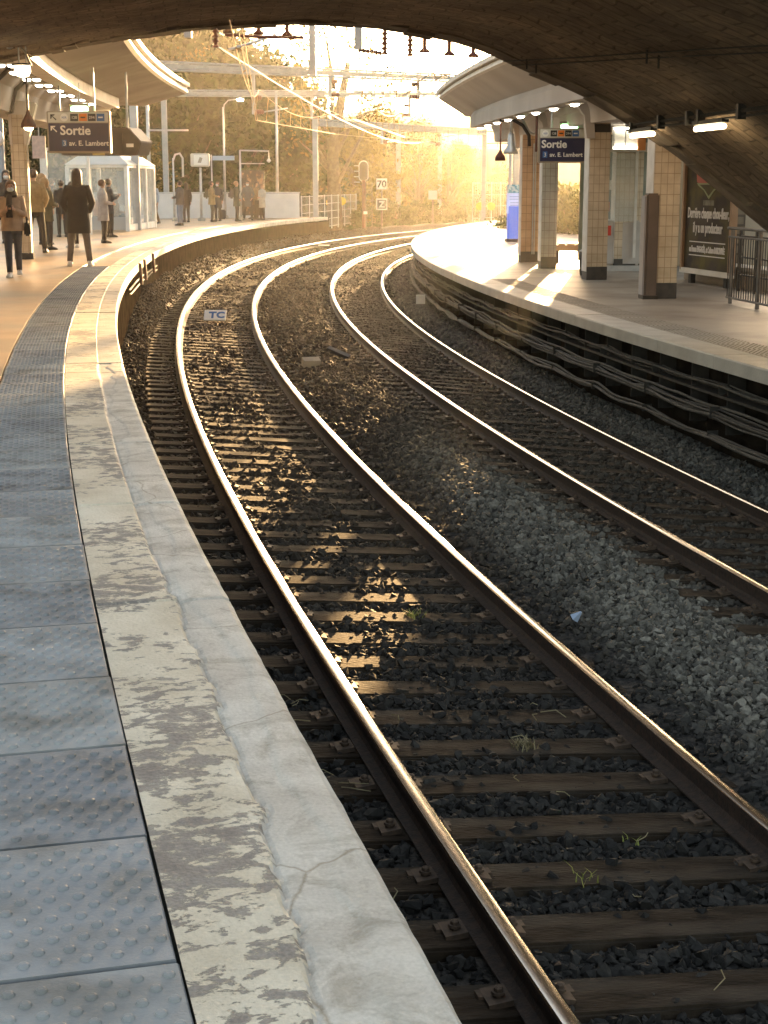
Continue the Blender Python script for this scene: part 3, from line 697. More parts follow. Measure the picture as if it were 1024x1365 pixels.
# arch ring: voussoirs proud of the vault at its mouth, uneven depth
mb = MB(); r = random.Random(5); k = 0; i = 0
while i < n - 2:
    st = r.choice((2, 3, 3, 4)); j = min(i + st, n - 1); dep = r.choice((.34, .40, .55, .62)); b = len(mb.v); pr = r.uniform(.015, .05)
    for q in range(i, j + 1):
        t = VR[min(q + 1, n - 1)] - VR[max(q - 1, 0)]; nr = Vector((t.z, 0, -t.x)).normalized(); p = VR[q] + (VR[q + 1 if q < n - 1 else q] - VR[q]) * (.04 if q == i else 0) - BL
        mb.v += [p + AX * .05 + nr * pr, p - AX * dep + nr * pr, p - AX * dep - nr * .06, p + AX * .05 - nr * .62]
    m_ = j - i
    for q in range(m_):
        a = b + q * 4; mb.quadface((a, a + 1, a + 5, a + 4)); mb.quadface((a + 1, a + 2, a + 6, a + 5)); mb.quadface((a + 3, a, a + 4, a + 7)); 
    mb.quadface((b, b + 3, b + 2, b + 1)); a = b + m_ * 4; mb.quadface((a, a + 1, a + 2, a + 3))
    i = j
mb.build('arch_ring', ring_m, bridge)
# spandrel walls and deck
for d, nm in ((0, 'spandrel_wall'), (10.4, 'spandrel_wall')):
    mb = MB()
    sgn = -1 if d else 1
    for i, p in enumerate(VR):
        q = p - AX * d - BL
        mb.v += [q - AX * .02 * sgn, Vector((q.x, q.y, 6.0)) - AX * .02 * sgn, Vector((q.x, q.y, 6.0)) - AX * .42 * sgn, q - AX * .42 * sgn]
    for i in range(n - 1):
        a = i * 4; mb.quadface((a, a + 1, a + 5, a + 4)); mb.quadface((a + 3, a + 7, a + 6, a + 2)); mb.quadface((a + 1, a + 2, a + 6, a + 5))
    mb.build(nm, ring_m, bridge)
mb = MB(); a, b_ = VR[0], VR[-1]
lo = [a - BL, b_ - BL, b_ - AX * 10.4 - BL, a - AX * 10.4 - BL]
for z in (5.2, 5.6):
    for p in lo: mb.v.append(Vector((p.x, p.y, z)))
for q in ((0, 1, 2, 3), (7, 6, 5, 4), (0, 4, 5, 1), (1, 5, 6, 2), (2, 6, 7, 3), (3, 7, 4, 0)): mb.quadface(q)
mb.build('road_deck', ring_m, bridge)
for e, sg in ((VR[0], -1), (VR[-1], 1)):
    mb = MB(); q = e - AX * 5.2 - BL; mb.box((q.x + sg * 2.1, q.y, 2.0), (4.0, 10.4, 8.0), rz=math.atan2(.1244, 1)); mb.build('abutment', ring_m, bridge)
# fittings under the vault
def on_vault(px, py, back, drop=0.0):
    # point of the vault mouth nearest the given bearing, carried back along the axis
    best = min(VR, key=lambda p: (p - at(px, py, p.y)).length); return best - AX * back - Vector((0, 0, drop))
def vault_at(i, back, drop=0): return VR[i] - AX * back - Vector((0, 0, drop))
iL = min(range(n), key=lambda i: (VR[i] - at(838, 160, VR[i].y)).length)
tubeline = empty('lamp_conduit', vault_at(iL, 0, .1), 0, 'dark conduit rail carrying strip lamps along the right flank of the vault', 'conduit')
o0 = tubeline.location
MB().tube([vault_at(iL, -.1, .06) - o0, vault_at(iL, 10, .06) - o0], .022, 6).build('conduit_pipe', cable_m, tubeline)
MB().tube([vault_at(iL, -.1, .12) - o0, vault_at(iL, 10, .12) - o0], .014, 6).build('conduit_pipe', cable_m, tubeline)
for bk in (.2, 1.4, 2.5, 2.9, 4.2, 5.2, 6.2):
    MB().box(vault_at(iL, bk, .07) - o0, (.09, .07, .16), rz=.12).build('clamp', dark_metal, tubeline)
for bk, lab in ((.15, 'farther lit strip lamp under the right flank of the stone vault'), (2.75, 'nearer lit strip lamp under the vault at the right edge of the photo')):
    p = vault_at(iL, bk, .17); r_ = empty('strip_lamp', p, 0, lab, 'strip lamp', 'strip lamps under the bridge')
    q = -AX * .95; MB().box(q * .5 + Vector((0, 0, .03)), (.08, 1.0, .04), rz=math.atan2(.1244, 1)).build('housing', dark_metal, r_)
    MB().tube([Vector((0, 0, -.03)), q + Vector((0, 0, -.03))], .029, 10).build('tube', lamp_em, r_)
# thin cables crossing under the vault
for px, py, bk, lab in ((696, 70, 8, 'thin cable pinned along the vault above the right track'), (676, 66, 8, 'second thin cable a hand to the left of the first under the vault')):
    i = min(range(n), key=lambda i: (VR[i] - at(px, py, VR[i].y)).length); c = empty('vault_cable', vault_at(i, 0), 0, lab, 'cable')
    MB().tube([vault_at(min(i + int(k * 1.1), n - 1), k * .9, .03) - c.location for k in range(9)], .008, 5).build('wire', cable_m, c)
    for k in (1, 5): MB().tube([vault_at(min(i + int(k * 1.1), n - 1), k * .9, .0) - c.location, vault_at(min(i + int(k * 1.1), n - 1), k * .9, .14) - c.location], .012, 5).build('pin', cable_m, c)
# floodlight, camera and lamp cluster at the left springing
c = empty('floodlight_cluster', at(10, 50, 24), 0, 'dark bracket with a grey floodlight hanging under the left end of the vault', 'floodlight')
o0 = c.location
MB().box((-.02, 0, .12), (.42, .3, .16)).build('bracket', cable_m, c)
MB().tube([(-.12, -.1, .02), (.10, -.2, -.12)], [.10, .08], 10).build('lamp_head', galv, c)
MB().tube([(.1, -.1, .0), (.28, -.1, -.22), (.36, -.1, -.42)], .018, 6).build('feed_pipe', galv, c)
for dx in (.1, .34): MB().tube([(dx, 0, .2), (dx + .02, 0, .5)], .012, 5).build('hanger', galv, c)
c = empty('bulkhead_lamp', at(30, 92, 24), 0, 'lit round bulkhead lamp hanging at the left mouth of the vault', 'lamp')
MB().lathe([(.02, .09), (.16, .08), (.17, .05), (.03, .04)], n=14).build('cap', dark_metal, c)
MB().lathe([(.02, -.12), (.09, -.10), (.125, -.03), (.12, .04)], n=14).build('glass', lamp_em, c, smooth=True)
for dx in (-.05, .06): MB().tube([(dx, 0, .08), (dx, 0, .42)], .012, 5).build('hanger', galv, c)

# ------------------------------------------------------------------ canopies
def canopy(name, lab, prof, s0, s1, mi, mats):
    root = empty(name, pt((s0 + s1) / 2, prof[0][0], 0), 0, lab, 'canopy')
    L = root.location.copy()
    sh = sweep('shell', prof, s0, s1, .6, mats, close=True, mi=mi, smooth=False)
    sh.data.transform(Matrix.Translation(-L)); sh.parent = root
    return root, L
# right: o grows away from the track
profR = [(6.62, 4.10), (6.60, 4.02), (6.66, 3.98), (7.40, 3.52), (7.9, 3.50), (8.1, 3.35), (8.22, 3.05), (8.25, 2.80), (11.6, 2.80), (11.6, 3.2), (8.4, 4.0), (7.4, 4.25), (6.72, 4.2)]
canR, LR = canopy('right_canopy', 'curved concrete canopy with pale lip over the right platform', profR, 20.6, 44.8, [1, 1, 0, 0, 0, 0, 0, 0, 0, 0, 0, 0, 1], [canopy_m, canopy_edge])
def sub(root, L, name, prof, s0, s1, m, ds=.6):
    o = sweep(name, prof, s0, s1, ds, [m], close=True); o.data.transform(Matrix.Translation(-L)); o.parent = root; return o
sub(canR, LR, 'lip_moulding', [(6.54, 4.14), (6.54, 4.24), (6.70, 4.26), (6.70, 4.14)], 20.6, 44.9, canopy_edge)
sub(canR, LR, 'light_beam', [(7.30, 3.10), (7.30, 3.40), (7.40, 3.55), (7.62, 3.55), (7.66, 3.40), (7.66, 3.10)], 20.6, 41.5, canopy_m)
profL = [(-.84, 4.36), (-.82, 4.28), (-.90, 4.23), (-2.15, 3.88), (-2.8, 3.90), (-3.1, 3.82), (-3.4, 3.55), (-3.52, 3.08), (-3.9, 3.0), (-4.0, 3.4), (-3.2, 4.3), (-2, 4.55), (-.92, 4.5)]
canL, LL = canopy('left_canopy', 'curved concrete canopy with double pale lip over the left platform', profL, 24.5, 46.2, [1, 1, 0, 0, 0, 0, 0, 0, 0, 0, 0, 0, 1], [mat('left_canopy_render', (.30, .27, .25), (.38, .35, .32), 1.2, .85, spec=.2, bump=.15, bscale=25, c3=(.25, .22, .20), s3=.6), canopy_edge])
sub(canL, LL, 'lip_moulding', [(-.76, 4.44), (-.76, 4.54), (-.92, 4.56), (-.92, 4.44)], 24.5, 46.3, canopy_edge)
sub(canL, LL, 'light_beam', [(-2.26, 3.62), (-2.26, 3.92), (-2.62, 3.92), (-2.62, 3.62)], 24.5, 42, canopy_edge)
for s_ in (29.5, 32.2): sub(canL, LL, 'soffit_rib', [(-2.75, 3.84), (-3.05, 3.76), (-3.34, 3.50), (-3.46, 3.05), (-3.60, 3.05), (-3.5, 3.6), (-3.1, 3.95), (-2.75, 3.98)], s_, s_ + .06, cable_m, .06)
for s_ in (24.1, 29.6, 34.1, 38.5): sub(canR, LR, 'soffit_rib', [(7.68, 3.10), (7.95, 3.16), (8.12, 2.95), (8.18, 2.5), (8.35, 2.5), (8.3, 3.2), (8.0, 3.5), (7.68, 3.5)], s_ - .09, s_ + .09, canopy_m, .18)
# lamps let into the beams
def beam_lamp(s_, o_, z_, wd, ln, lab, grp, em):
    r_ = empty('canopy_lamp', pt(s_, o_, z_), head(s_), lab, 'canopy lamp', grp)
    MB().box((0, 0, 0), (wd + .06, ln + .06, .03)).build('rim', white_paint, r_)
    MB().lathe([(.02, -.06), (wd * .42, -.045), (wd * .5, -.01)], n=12).build('diffuser', em, r_, smooth=True).scale = (1, ln / wd, 1)
for k in range(11): beam_lamp(22 + k * 1.85, 7.47, 3.08, .15, .5, 'lit lamp in the row under the concrete beam of the right canopy', 'lamps under the right canopy beam', lamp_white)
for k in range(9):
    for dx in (0, .2): beam_lamp(26 + k * 1.9, -2.86 - dx, 3.72, .17, .34, 'lit lamp in the double row beside the beam of the left canopy', 'paired lamps under the left canopy', lamp_white)

# ------------------------------------------------------------------ pillars
def pillar(s_, o_, z0, z1, wx, wy, lab, m=None, strip=True, group=None, name='tiled_pillar'):
    r_ = empty(name, pt(s_, o_, z0), head(s_), lab, 'pillar', group); h = z1 - z0
    MB().box((0, 0, h / 2 + .13), (wx, wy, h - .26)).build('shaft', m or tile_m, r_, bevel=.012)
    MB().box((0, 0, .13), (wx + .006, wy + .006, .27)).build('plinth', plinth_m, r_)
    if strip: MB().box((-wx / 2 - .008, -.0, h / 2 + .08), (.012, wy - .02, h - .18)).build('lit_side', white_paint, r_)  # white strip stands in for sunlight on the track-facing side
    return r_
P1 = pillar(24.35, 8.28, ZR, 2.8, .46, .42, 'nearest tan tiled pillar of the right platform, beside the brown totem')
P2 = pillar(29.8, 8.48, ZR, 2.8, .42, .42, 'tan tiled pillar hiding the right end of the exit sign')
MB().box((0, -.215, 3.02), (.40, .02, .16)).build('number_plate', black_m, P2)
P3 = pillar(34.3, 8.35, ZR, 2.8, .36, .36, 'pale grey tiled pillar standing right behind the pinkish one', tile_g, True)
P4 = pillar(37.4, 8.42, ZR, 2.8, .50, .4, 'pinkish tiled pillar with grey pipes running down its face', mat_tiles('pinkish_tiles', (.52, .36, .25), (.48, .33, .23), (.2, .13, .09), .13, .2))
for dx in (.03, .08): MB().tube([(dx, -.23, .2), (dx, -.23, 2.9)], .016, 6).build('pipe', galv, P4)
P5 = pillar(33.2, 9.95, ZR, 2.8, .62, .4, 'wide tan tiled pillar farther back behind the glass kiosk')
for s_, lab in ((33.0, 'orange lit round pillar of the left platform behind the waiting people'), (26.3, 'left platform pillar cut by the left edge of the photo')):
    r_ = empty('round_pillar', pt(s_, -3.46, 0), head(s_), lab, 'pillar')
    MB().box((0, 0, 1.55), (.34, .34, 3.1)).build('shaft', tile_m, r_, bevel=.05)
    MB().prism([(-.18, 2.4), (.18, 2.4), (.42, 3.3), (.0, 3.35), (-.2, 3.3)], -.17, .17).build('bracket', canopy_m, r_, bevel=.03)
    MB().lathe([(.22, 0), (.22, .12), (.19, .14)], n=14).build('plinth', plinth_m, r_)
# bell loudspeaker on the left pillar
c = empty('hanging_lamp', at(38, 166, 31.5), 0, 'dark bell lamp on a rod in front of the left orange pillar', 'lamp')
MB().lathe([(.025, .28), (.05, .2), (.15, .02), (.16, -.06), (.02, -.02)], n=14).build('bell', rust_metal, c, smooth=True); MB().tube([(0, 0, .25), (0, 0, .9), (-.05, 0, .95)], .025, 6).build('rod', dark_metal, c)
MB().lathe([(.02, -.12), (.08, -.1), (.1, -.04)], n=12).build('glass', lamp_em, c, smooth=True)
MB().box((.03, 0, .98), (.26, .2, .14)).build('mount', canopy_m, c)

# ------------------------------------------------------------------ exit signs
def exit_sign(loc, rz, lab, wd, hgt, arrow_dir, backs=True):
    r_ = empty('exit_sign', loc, rz, lab, 'sign')           # local: x right, faces -y, origin bottom centre
    MB().box((0, .08, hgt / 2), (wd, .16, hgt)).build('casing', sign_frame, r_, bevel=.012)
    MB().box((0, -.006, hgt * .38), (wd - .07, .012, hgt * .66)).build('navy_panel', navy, r_)
    MB().box((0, -.006, hgt * .85), (wd - .07, .012, hgt * .24)).build('pale_panel', sign_cream, r_)
    ys = -.018; L = arrow_dir == 'L'; x0 = -wd / 2 + .06
    def arrow(x, z, s, m, flip):
        f = -1 if flip else 1
        poly1 = [(x - f * s * .5, z + s * .5), (x + f * s * .25, z + s * .5), (x + f * s * .12, z + s * .28), (x - f * s * .28, z + s * .28), (x - f * s * .28, z - s * .12), (x - f * s * .5, z - s * .25)]
        poly2 = [(x - f * s * .3, z + s * .38), (x - f * s * .38, z + s * .3), (x + f * s * .38, z - s * .46), (x + f * s * .5, z - s * .3)]
        if flip: poly1 = poly1[::-1]; poly2 = poly2[::-1]
        a = MB(); a.prism(poly1[::-1], ys, -.012); a.prism(poly2, ys - .001, -.012); a.build('arrow', m, r_)
    ax = x0 + .09 if L else wd / 2 - .14
    arrow(ax, hgt * .85, hgt * .15, black_m, not L); arrow(ax + (0 if L else .0), hgt * .57, hgt * .16, sign_white, not L)
    ix = x0 + (.22 if L else .0); zc = hgt * .85; q = hgt * .19
    c = MB(); c.lathe([(q * .5, 0), (q * .5, .006)], n=20); o = c.build('round_badge', sign_white, r_); o.location = (ix + q * .6, -.012, zc); o.rotation_euler = (math.pi / 2, 0, 0)
    text('RER', q * .38, blue_m, r_, (ix + q * .6, -.020, zc - q * .14), align='CENTER', depth=.002)
    xx = ix + q * 1.35
    for s_, m_ in (('128', black_m), ('', orange_m), ('294', black_m), ('', blue_m)):
        MB().box((xx + q * .55, -.014, zc), (q * 1.02, .006, q * .92)).build('line_badge', m_, r_)
        if s_: text(s_, q * .5, sign_white, r_, (xx + q * .55, -.019, zc - q * .18), align='CENTER', depth=.002)
        else: MB().box((xx + q * .55, -.018, zc), (q * .6, .003, q * .18)).build('badge_bar', black_m if m_ is orange_m else sign_white, r_)
        xx += q * 1.14
    tx = x0 + (.22 if L else .0)
    text('Sortie', hgt * .31, sign_white, r_, (tx, ys, hgt * .44), bold=.006)
    MB().box((tx + .08, ys + .004, hgt * .24), (.10, .003, .13)).build('exit_number_box', blue_m, r_)
    text('3', hgt * .17, sign_white, r_, (tx + .05, ys - .001, hgt * .18)); text('av. E. Lambert', hgt * .17, sign_white, r_, (tx + .18, ys, hgt * .18), bold=.003)
    for dx in (-wd * .3, wd * .25): MB().tube([(dx, .08, hgt), (dx, .08, hgt + 1.0)], .02, 6).build('hanger', galv, r_)
    return r_
pl = at(106, 204, 33.0)
exit_sign(pl, math.radians(-2), 'navy Sortie sign with a left arrow hanging over the left platform', 1.34, .86, 'L')
pr_ = at(761, 217, 33.4)
exit_sign(pr_, math.radians(2), 'navy Sortie sign with a right arrow hanging between the right hand pillars', 1.40, .72, 'R')
for px, py, Y, lab in ((106, 146, 33.1, 'lit green emergency exit lamp above the left Sortie sign'), (759, 170, 33.5, 'lit green emergency exit lamp above the right Sortie sign')):
    r_ = empty('exit_lamp', at(px, py, Y), 0, lab, 'exit lamp'); MB().box((0, 0, 0), (.36, .12, .17)).build('lens', green_em, r_, bevel=.03); MB().box((0, .02, .1), (.42, .16, .05)).build('base', sign_frame, r_)
    MB().box((0, -.066, 0), (.14, .006, .08)).build('pictogram', lamp_white, r_); MB().tube([(0, .02, .1), (0, .02, .55)], .012, 5).build('hanger', galv, r_)
r_ = empty('departure_screen', at(132, 207, 36.0), math.radians(-14), 'dark departure screen housing tilted behind the left Sortie sign', 'screen')
MB().prism([(-.95, .0), (.95, .0), (1.05, .30), (.75, .62), (-.95, .62)], 0, .7).build('housing', dark_metal, r_, bevel=.02)
MB().box((-.1, -.01, .3), (1.4, .01, .40)).build('screen', black_m, r_); MB().box((.78, -.014, .22), (.18, .006, .08)).build('time_display', sign_white, r_)
MB().box((0, -.012, .03), (.3, .01, .06)).build('plate', mat('brass_plate', (.35, .27, .08), rough=.4), r_)
MB().tube([(-.6, .3, .6), (-.6, .3, 1.9)], .03, 8).build('hanger', galv, r_); MB().tube([(.6, .3, .6), (.6, .3, 1.9)], .03, 8).build('hanger', galv, r_)

# ------------------------------------------------------------------ right platform furniture
def fr(s, o, z=ZR): return pt(s, o, z), head(s)
# brown totem
p, h = fr(24.7, 8.0); r_ = empty('information_totem', at(864, 393, 26.3), h * .5, 'tall brown and grey totem slab beside the nearest tiled pillar', 'totem'); r_.location.z = ZR
MB().box((0, 0, .9), (.22, .30, 1.74)).build('body', mat('brown_totem', (.10, .08, .07), (.13, .10, .09), 3, .4), r_, bevel=.03); MB().box((-.125, 0, .9), (.03, .26, 1.66)).build('side_panel', mat('grey_blue_panel', (.28, .29, .33), rough=.35, metal=.3), r_)
MB().box((0, 0, .03), (.26, .34, .06)).build('foot', dark_metal, r_)
# blue information point
r_ = empty('information_point', at(685, 322, 52.5), .12, 'bright blue information point with a pale screen at the edge of the sunlit platform', 'information point'); r_.location.z = ZR
MB().box((0, 0, .62), (.46, .3, 1.16)).build('lower_panel', mat('bright_blue', (.03, .12, .55), rough=.35, emit=(.03, .14, .7), estr=.10), r_, bevel=.02)  # slight emission keeps this panel and the notice bright, as if backlit
MB().box((0, 0, 1.28), (.5, .26, .16 + .52)).build('notice', mat('pale_notice', (.35, .48, .75), rough=.35, emit=(.35, .5, .85), estr=.10), r_, bevel=.01)
MB().box((0, 0, 1.76), (.5, .24, .28)).build('header', mat('teal_header', (.03, .22, .38), (.3, .5, .6), 9, .35, lo=.45, hi=.55), r_, bevel=.01)
for z in (1.5, 1.42, 1.3, 1.22, 1.14): MB().box((-.03 * (z > 1.4), -.134, z), (.34, .006, .018)).build('text_line', blue_m, r_)
MB().box((0, 0, .05), (.56, .36, .1)).build('foot', dark_metal, r_)
# twin pole behind it
r_ = empty('loudspeaker_mast', at(688, 318, 56), 0, 'grey twin mast with cross arms and a junction box behind the blue information point', 'mast'); r_.location.z = ZR
MB().tube([(-.25, 0, 0), (-.25, 0, 3.9)], .06, 8).build('pole', galv, r_); MB().tube([(.25, 0, 0), (.25, 0, 4.6)], .1, 8).build('pole', galv, r_)
for z in (3.35, 3.75): MB().tube([(-1.1, 0, z), (.1, 0, z)], .025, 6).build('cross_arm', galv, r_)
MB().box((.25, -.1, 3.8), (.3, .2, .4)).build('junction_box', galv, r_)
# gooseneck bell lamp and rod lamp at the end of the canopy
r_ = empty('gooseneck_loudspeaker', at(681, 205, 37.2), 0, 'grey bell loudspeaker on an S shaped gooseneck at the pinkish pillar', 'loudspeaker')
MB().lathe([(.03, .5), (.07, .44), (.09, .2), (.17, .06), (.18, 0), (.02, .03)], n=14).build('bell', galv, r_, smooth=True)
pts = [Vector((.0 + .26 * (1 - math.cos(t)) if t < math.pi else 0, 0, .5 + .0)) for t in (0,)]
pts = [Vector((0, 0, .5)), Vector((.0, 0, .72)), Vector((.06, 0, .84)), Vector((.17, 0, .86)), Vector((.26, 0, .78)), Vector((.34, 0, .64)), Vector((.42, 0, .5)), Vector((.54, 0, .44)), Vector((.64, 0, .5)), Vector((.68, 0, .62))]
MB().tube(pts, .035, 8).build('gooseneck', galv, r_, smooth=True)
r_ = empty('rod_loudspeaker', at(667, 214, 38.5), 0, 'small dark bell loudspeaker hanging on a straight rod from the canopy beam end', 'loudspeaker')
MB().lathe([(.025, .26), (.05, .2), (.12, .1), (.13, 0), (.02, .02)], n=12).build('bell', rust_metal, r_, smooth=True); MB().tube([(0, 0, .25), (0, 0, 1.0)], .022, 6).build('rod', rust_metal, r_)
# bracket holding the sign
r_ = empty('bracket_mast', at(715, 190, 35), 0, 'rusty bracket dropping from the right canopy beside the Sortie sign', 'bracket')
MB().tube([(0, 0, -.2), (0, 0, 1.1)], .03, 6).build('rod', rust_metal, r_); MB().box((0, 0, 1.15), (.3, .2, .12)).build('mount', canopy_m, r_); MB().tube([(.02, 0, 1.1), (.2, 0, .9), (.24, 0, .7)], .03, 6).build('stay', rust_metal, r_)
# curved arm pipes above the sign
r_ = empty('curved_pipe', at(700, 160, 37), 0, 'dark conduit looping from the canopy beam down to the pinkish pillar', 'conduit')
MB().tube([(-.6, 0, .0), (-.3, 0, .02), (-.05, 0, -.12), (.1, 0, -.35), (.12, 0, -.6)], .04, 8).build('pipe', dark_metal, r_, smooth=True)
# bench
p = at(772, 352, 38.5); p.z = ZR; r_ = empty('platform_bench', p, head(36.9) - .1, 'pale slatted bench on a block foot behind the right hand pillars', 'bench')
mb = MB()
for k in range(9): mb.box((-.9 + k * .225, 0, .46), (.17, .5, .05))
mb.build('seat', mat('pale_slats', (.5, .42, .34), (.62, .54, .46), 5, .5), r_, bevel=.01)
MB().box((0, 0, .36), (1.9, .12, .14)).build('rail', mat('peach_paint', (.5, .36, .28), rough=.6), r_)
for x in (-.6, .6): MB().box((x, 0, .15), (.16, .3, .30)).build('leg', dark_metal, r_)
# backpack left on the bench
r_ = empty('bag', p + Vector((.45, .1, .49)), .2, 'dark blue bag standing on the pale slatted bench', 'bag'); MB().box((0, 0, .17), (.34, .2, .34), taper=.75).build('bag_body', mat('dark_blue_cloth', (.04, .06, .14), (.07, .09, .2), 12), r_, bevel=.05); MB().tube([(-.08, 0, .33), (-.05, 0, .42), (.05, 0, .42), (.08, 0, .33)], .012, 6).build('handle', black_m, r_)
# litter bin between the pillars
r_ = empty('litter_bin', at(782, 366, 33), 0, 'small dark litter bin beside the tiled pillar with the sign', 'bin'); r_.location.z = ZR; MB().lathe([(.14, 0), (.16, .1), (.17, .45), (.15, .5)], n=14).build('bin_body', dark_metal, r_)
MB().lathe([(.17, .5), (.18, .52), (.12, .56)], n=14).build('rim', galv, r_)
# glass kiosk
k0 = at(826, 362, 34.6); k0.z = ZR
r_ = empty('glass_kiosk', k0, -.05, 'glass walled kiosk with a white counter between two tiled pillars of the right platform', 'kiosk')
MB().box((0, 1.0, .62), (.95, 1.6, 1.0)).build('counter', mat('counter_white', (.5, .48, .46), (.42, .40, .38), 3, .5), r_, bevel=.04)
MB().box((0, .15, .06), (1.0, .1, .12)).build('kick_plate', galv, r_)
MB().box((-.12, .1, 1.85), (.8, .02, 1.5)).build('front_glass', glass_m, r_)
for x in (-.53, .32): MB().box((x, .1, 1.6), (.06, .06, 2.6)).build('mullion', white_paint, r_)
MB().box((0, .1, 2.72), (1.2, .1, .2)).build('lintel', canopy_m, r_)
MB().box((0, 1.9, 1.6), (1.6, .06, 2.9)).build('back_panel', mat('kiosk_back', (.16, .20, .18), (.28, .32, .28), 2, .4), r_)
for x, z, m_ in ((-.1, 1.9, white_paint), (.05, 1.55, sign_cream), (-.2, 1.4, orange_m), (.1, 1.25, blue_m)): MB().box((x, 1.8, z), (.2, .04, .22)).build('display_item', m_, r_)
MB().box((-.3, .1, .9), (.18, .04, .22)).build('red_sticker', mat('red_sticker', (.55, .05, .03), rough=.4), r_)
MB().lathe([(.05, 1.12), (.06, 1.2), (.04, 1.3), (.05, 1.36)], c=(.1, .5, 0), n=10).build('tap', galv, r_)
# lit frame above the kiosk
r_ = empty('light_box', at(838, 184, 32.5), -.05, 'lit box with white tube frame and an orange end under the right canopy', 'light box')
for z in (-.19, .19): MB().tube([(-.30, 0, z), (.18, 0, z)], .028, 8).build('tube', lamp_white, r_)
for x in (-.3, -.06): MB().tube([(x, 0, -.19), (x, 0, .19)], .015, 6).build('side_tube', galv, r_)
MB().box((.28, .04, 0), (.16, .1, .5)).build('orange_end', mat('orange_end', (.55, .22, .06), rough=.5), r_); MB().box((-.05, .08, 0), (.55, .04, .46)).build('back', sign_cream, r_); MB().tube([(0, .1, .2), (0, .1, .5)], .02, 6).build('hanger', galv, r_)
# low wall with poster panel
wall_b = mat('beige_wall', (.36, .30, .22), (.44, .37, .28), 1.2, .8, bump=.2)
plA = at(905, 372, 31.5); plB = at(1060, 400, 26.5); plA.z = plB.z = ZR
dv = (plB - plA); L_ = dv.length; rz_ = math.atan2(dv.y, dv.x)
r_ = empty('low_wall', plA, rz_, 'low stone coping wall running behind the poster and the railing', 'wall'); MB().box((L_ / 2, .35, .16), (L_, .5, .32)).build('base', mat('low_wall_stone', (.25, .20, .15), (.34, .28, .22), 3, .85, bump=.5), r_, bevel=.02)
MB().box((L_ / 2, .35, .36), (L_ + .1, .56, .07)).build('coping', concrete, r_, bevel=.01)
pa = at(912, 352, 30.8); pb = at(976, 364, 28.6); pa.z = pb.z = ZR + .28; dv = pb - pa; L_ = dv.length; rz_ = math.atan2(dv.y, dv.x)
hP = 2.9
r_ = empty('advertising_poster', pa, rz_, 'tall dark advertising poster with a red flower emblem and white French text behind the arch', 'poster')
poster_m = mat('poster_print', (.028, .020, .020), (.065, .050, .040), 1.1, .55, spec=.2, c3=(.12, .10, .03), s3=1.7)
MB().box((L_ / 2, 0, hP / 2), (L_, .05, hP)).build('sheet', poster_m, r_)
for x in (0, L_): MB().box((x, -.02, hP / 2), (.09, .12, hP + .05)).build('frame', mat('poster_frame', (.28, .17, .10), (.36, .24, .15), 3, .5), r_)
MB().box((L_ / 2, -.02, -.03), (L_ + .09, .12, .1)).build('bottom_frame', canopy_edge, r_)
for x in (.3, L_ - .3): MB().box((x, .05, -.2), (.12, .1, .4)).build('support', dark_metal, r_)
cxp = L_ * .50; zc = 1.66
red = mat('poster_red', (.42, .07, .04), rough=.4); leafg = mat('poster_leaf', (.22, .26, .12), rough=.4); whp = mat('poster_white', (.75, .72, .70), rough=.45)
fl = [(-.34, .02), (-.36, .2), (-.28, .36), (-.16, .38), (-.08, .46), (.0, .40), (.08, .46), (.16, .38), (.28, .36), (.36, .2), (.34, .02), (.2, -.04), (-.2, -.04)]
MB().prism([(cxp + x * 1.7, zc + z) for x, z in fl], -.032, -.026).build('flower_emblem', red, r_)
MB().prism([(cxp - .58, zc + .0), (cxp + .58, zc), (cxp + .5, zc - .05), (cxp + .24, zc - .14), (cxp, zc - .30), (cxp - .24, zc - .14), (cxp - .5, zc - .05)], -.034, -.026).build('leaf_emblem', leafg, r_)
MB().prism([(cxp - .44, zc - .03), (cxp + .44, zc - .03), (cxp + .2, zc - .12), (cxp, zc - .24), (cxp - .2, zc - .12)], -.038, -.03).build('inner_leaf', poster_m, r_)
MB().box((cxp, -.029, zc - .37), (.5, .004, .10)).build('pale_smudge', mat('poster_smudge', (.25, .24, .19), (.12, .11, .08), 9), r_)
fs_ = L_ / 12.2
def ptext(s, z, size, squeeze=1.0):
    o = text(s, size, whp, r_, (cxp, -.032, z), align='CENTER', bold=.006 if size > .15 else .002); o.scale = (squeeze, 1, 1); return o
ptext('Derrière chaque chou-fleur,', 1.0, .28, L_ / 3.55 * .95 if L_ < 3.6 else .95)
ptext('il y a un producteur', hP * .25, .28, L_ / 3.55 * .95 if L_ < 3.6 else .95)
ptext('en France ENGAGÉS, et Culture RAISONNÉE', hP * .12, .16, L_ / 3.4 * .82)
for z in (.54, .28): MB().box((cxp, -.03, z), (L_ * .74, .004, .018)).build('rule', whp, r_)
r_ = empty('station_building', Vector((5.95, 37.2, ZR)), -.12, 'beige station building wall with a doorway behind the glass kiosk', 'building')  # beige wall, also added to block a streak of sun on the platform
MB().box((1.9, 1.5, 1.5), (3.6, 3.0, 3.0)).build('wall', wall_b, r_); MB().box((.6, -.02, 1.0), (.7, .06, 2.0)).build('door', MATS['kiosk_back'], r_); MB().box((1.9, 1.5, 3.05), (3.8, 3.2, .1)).build('roof', concrete, r_)
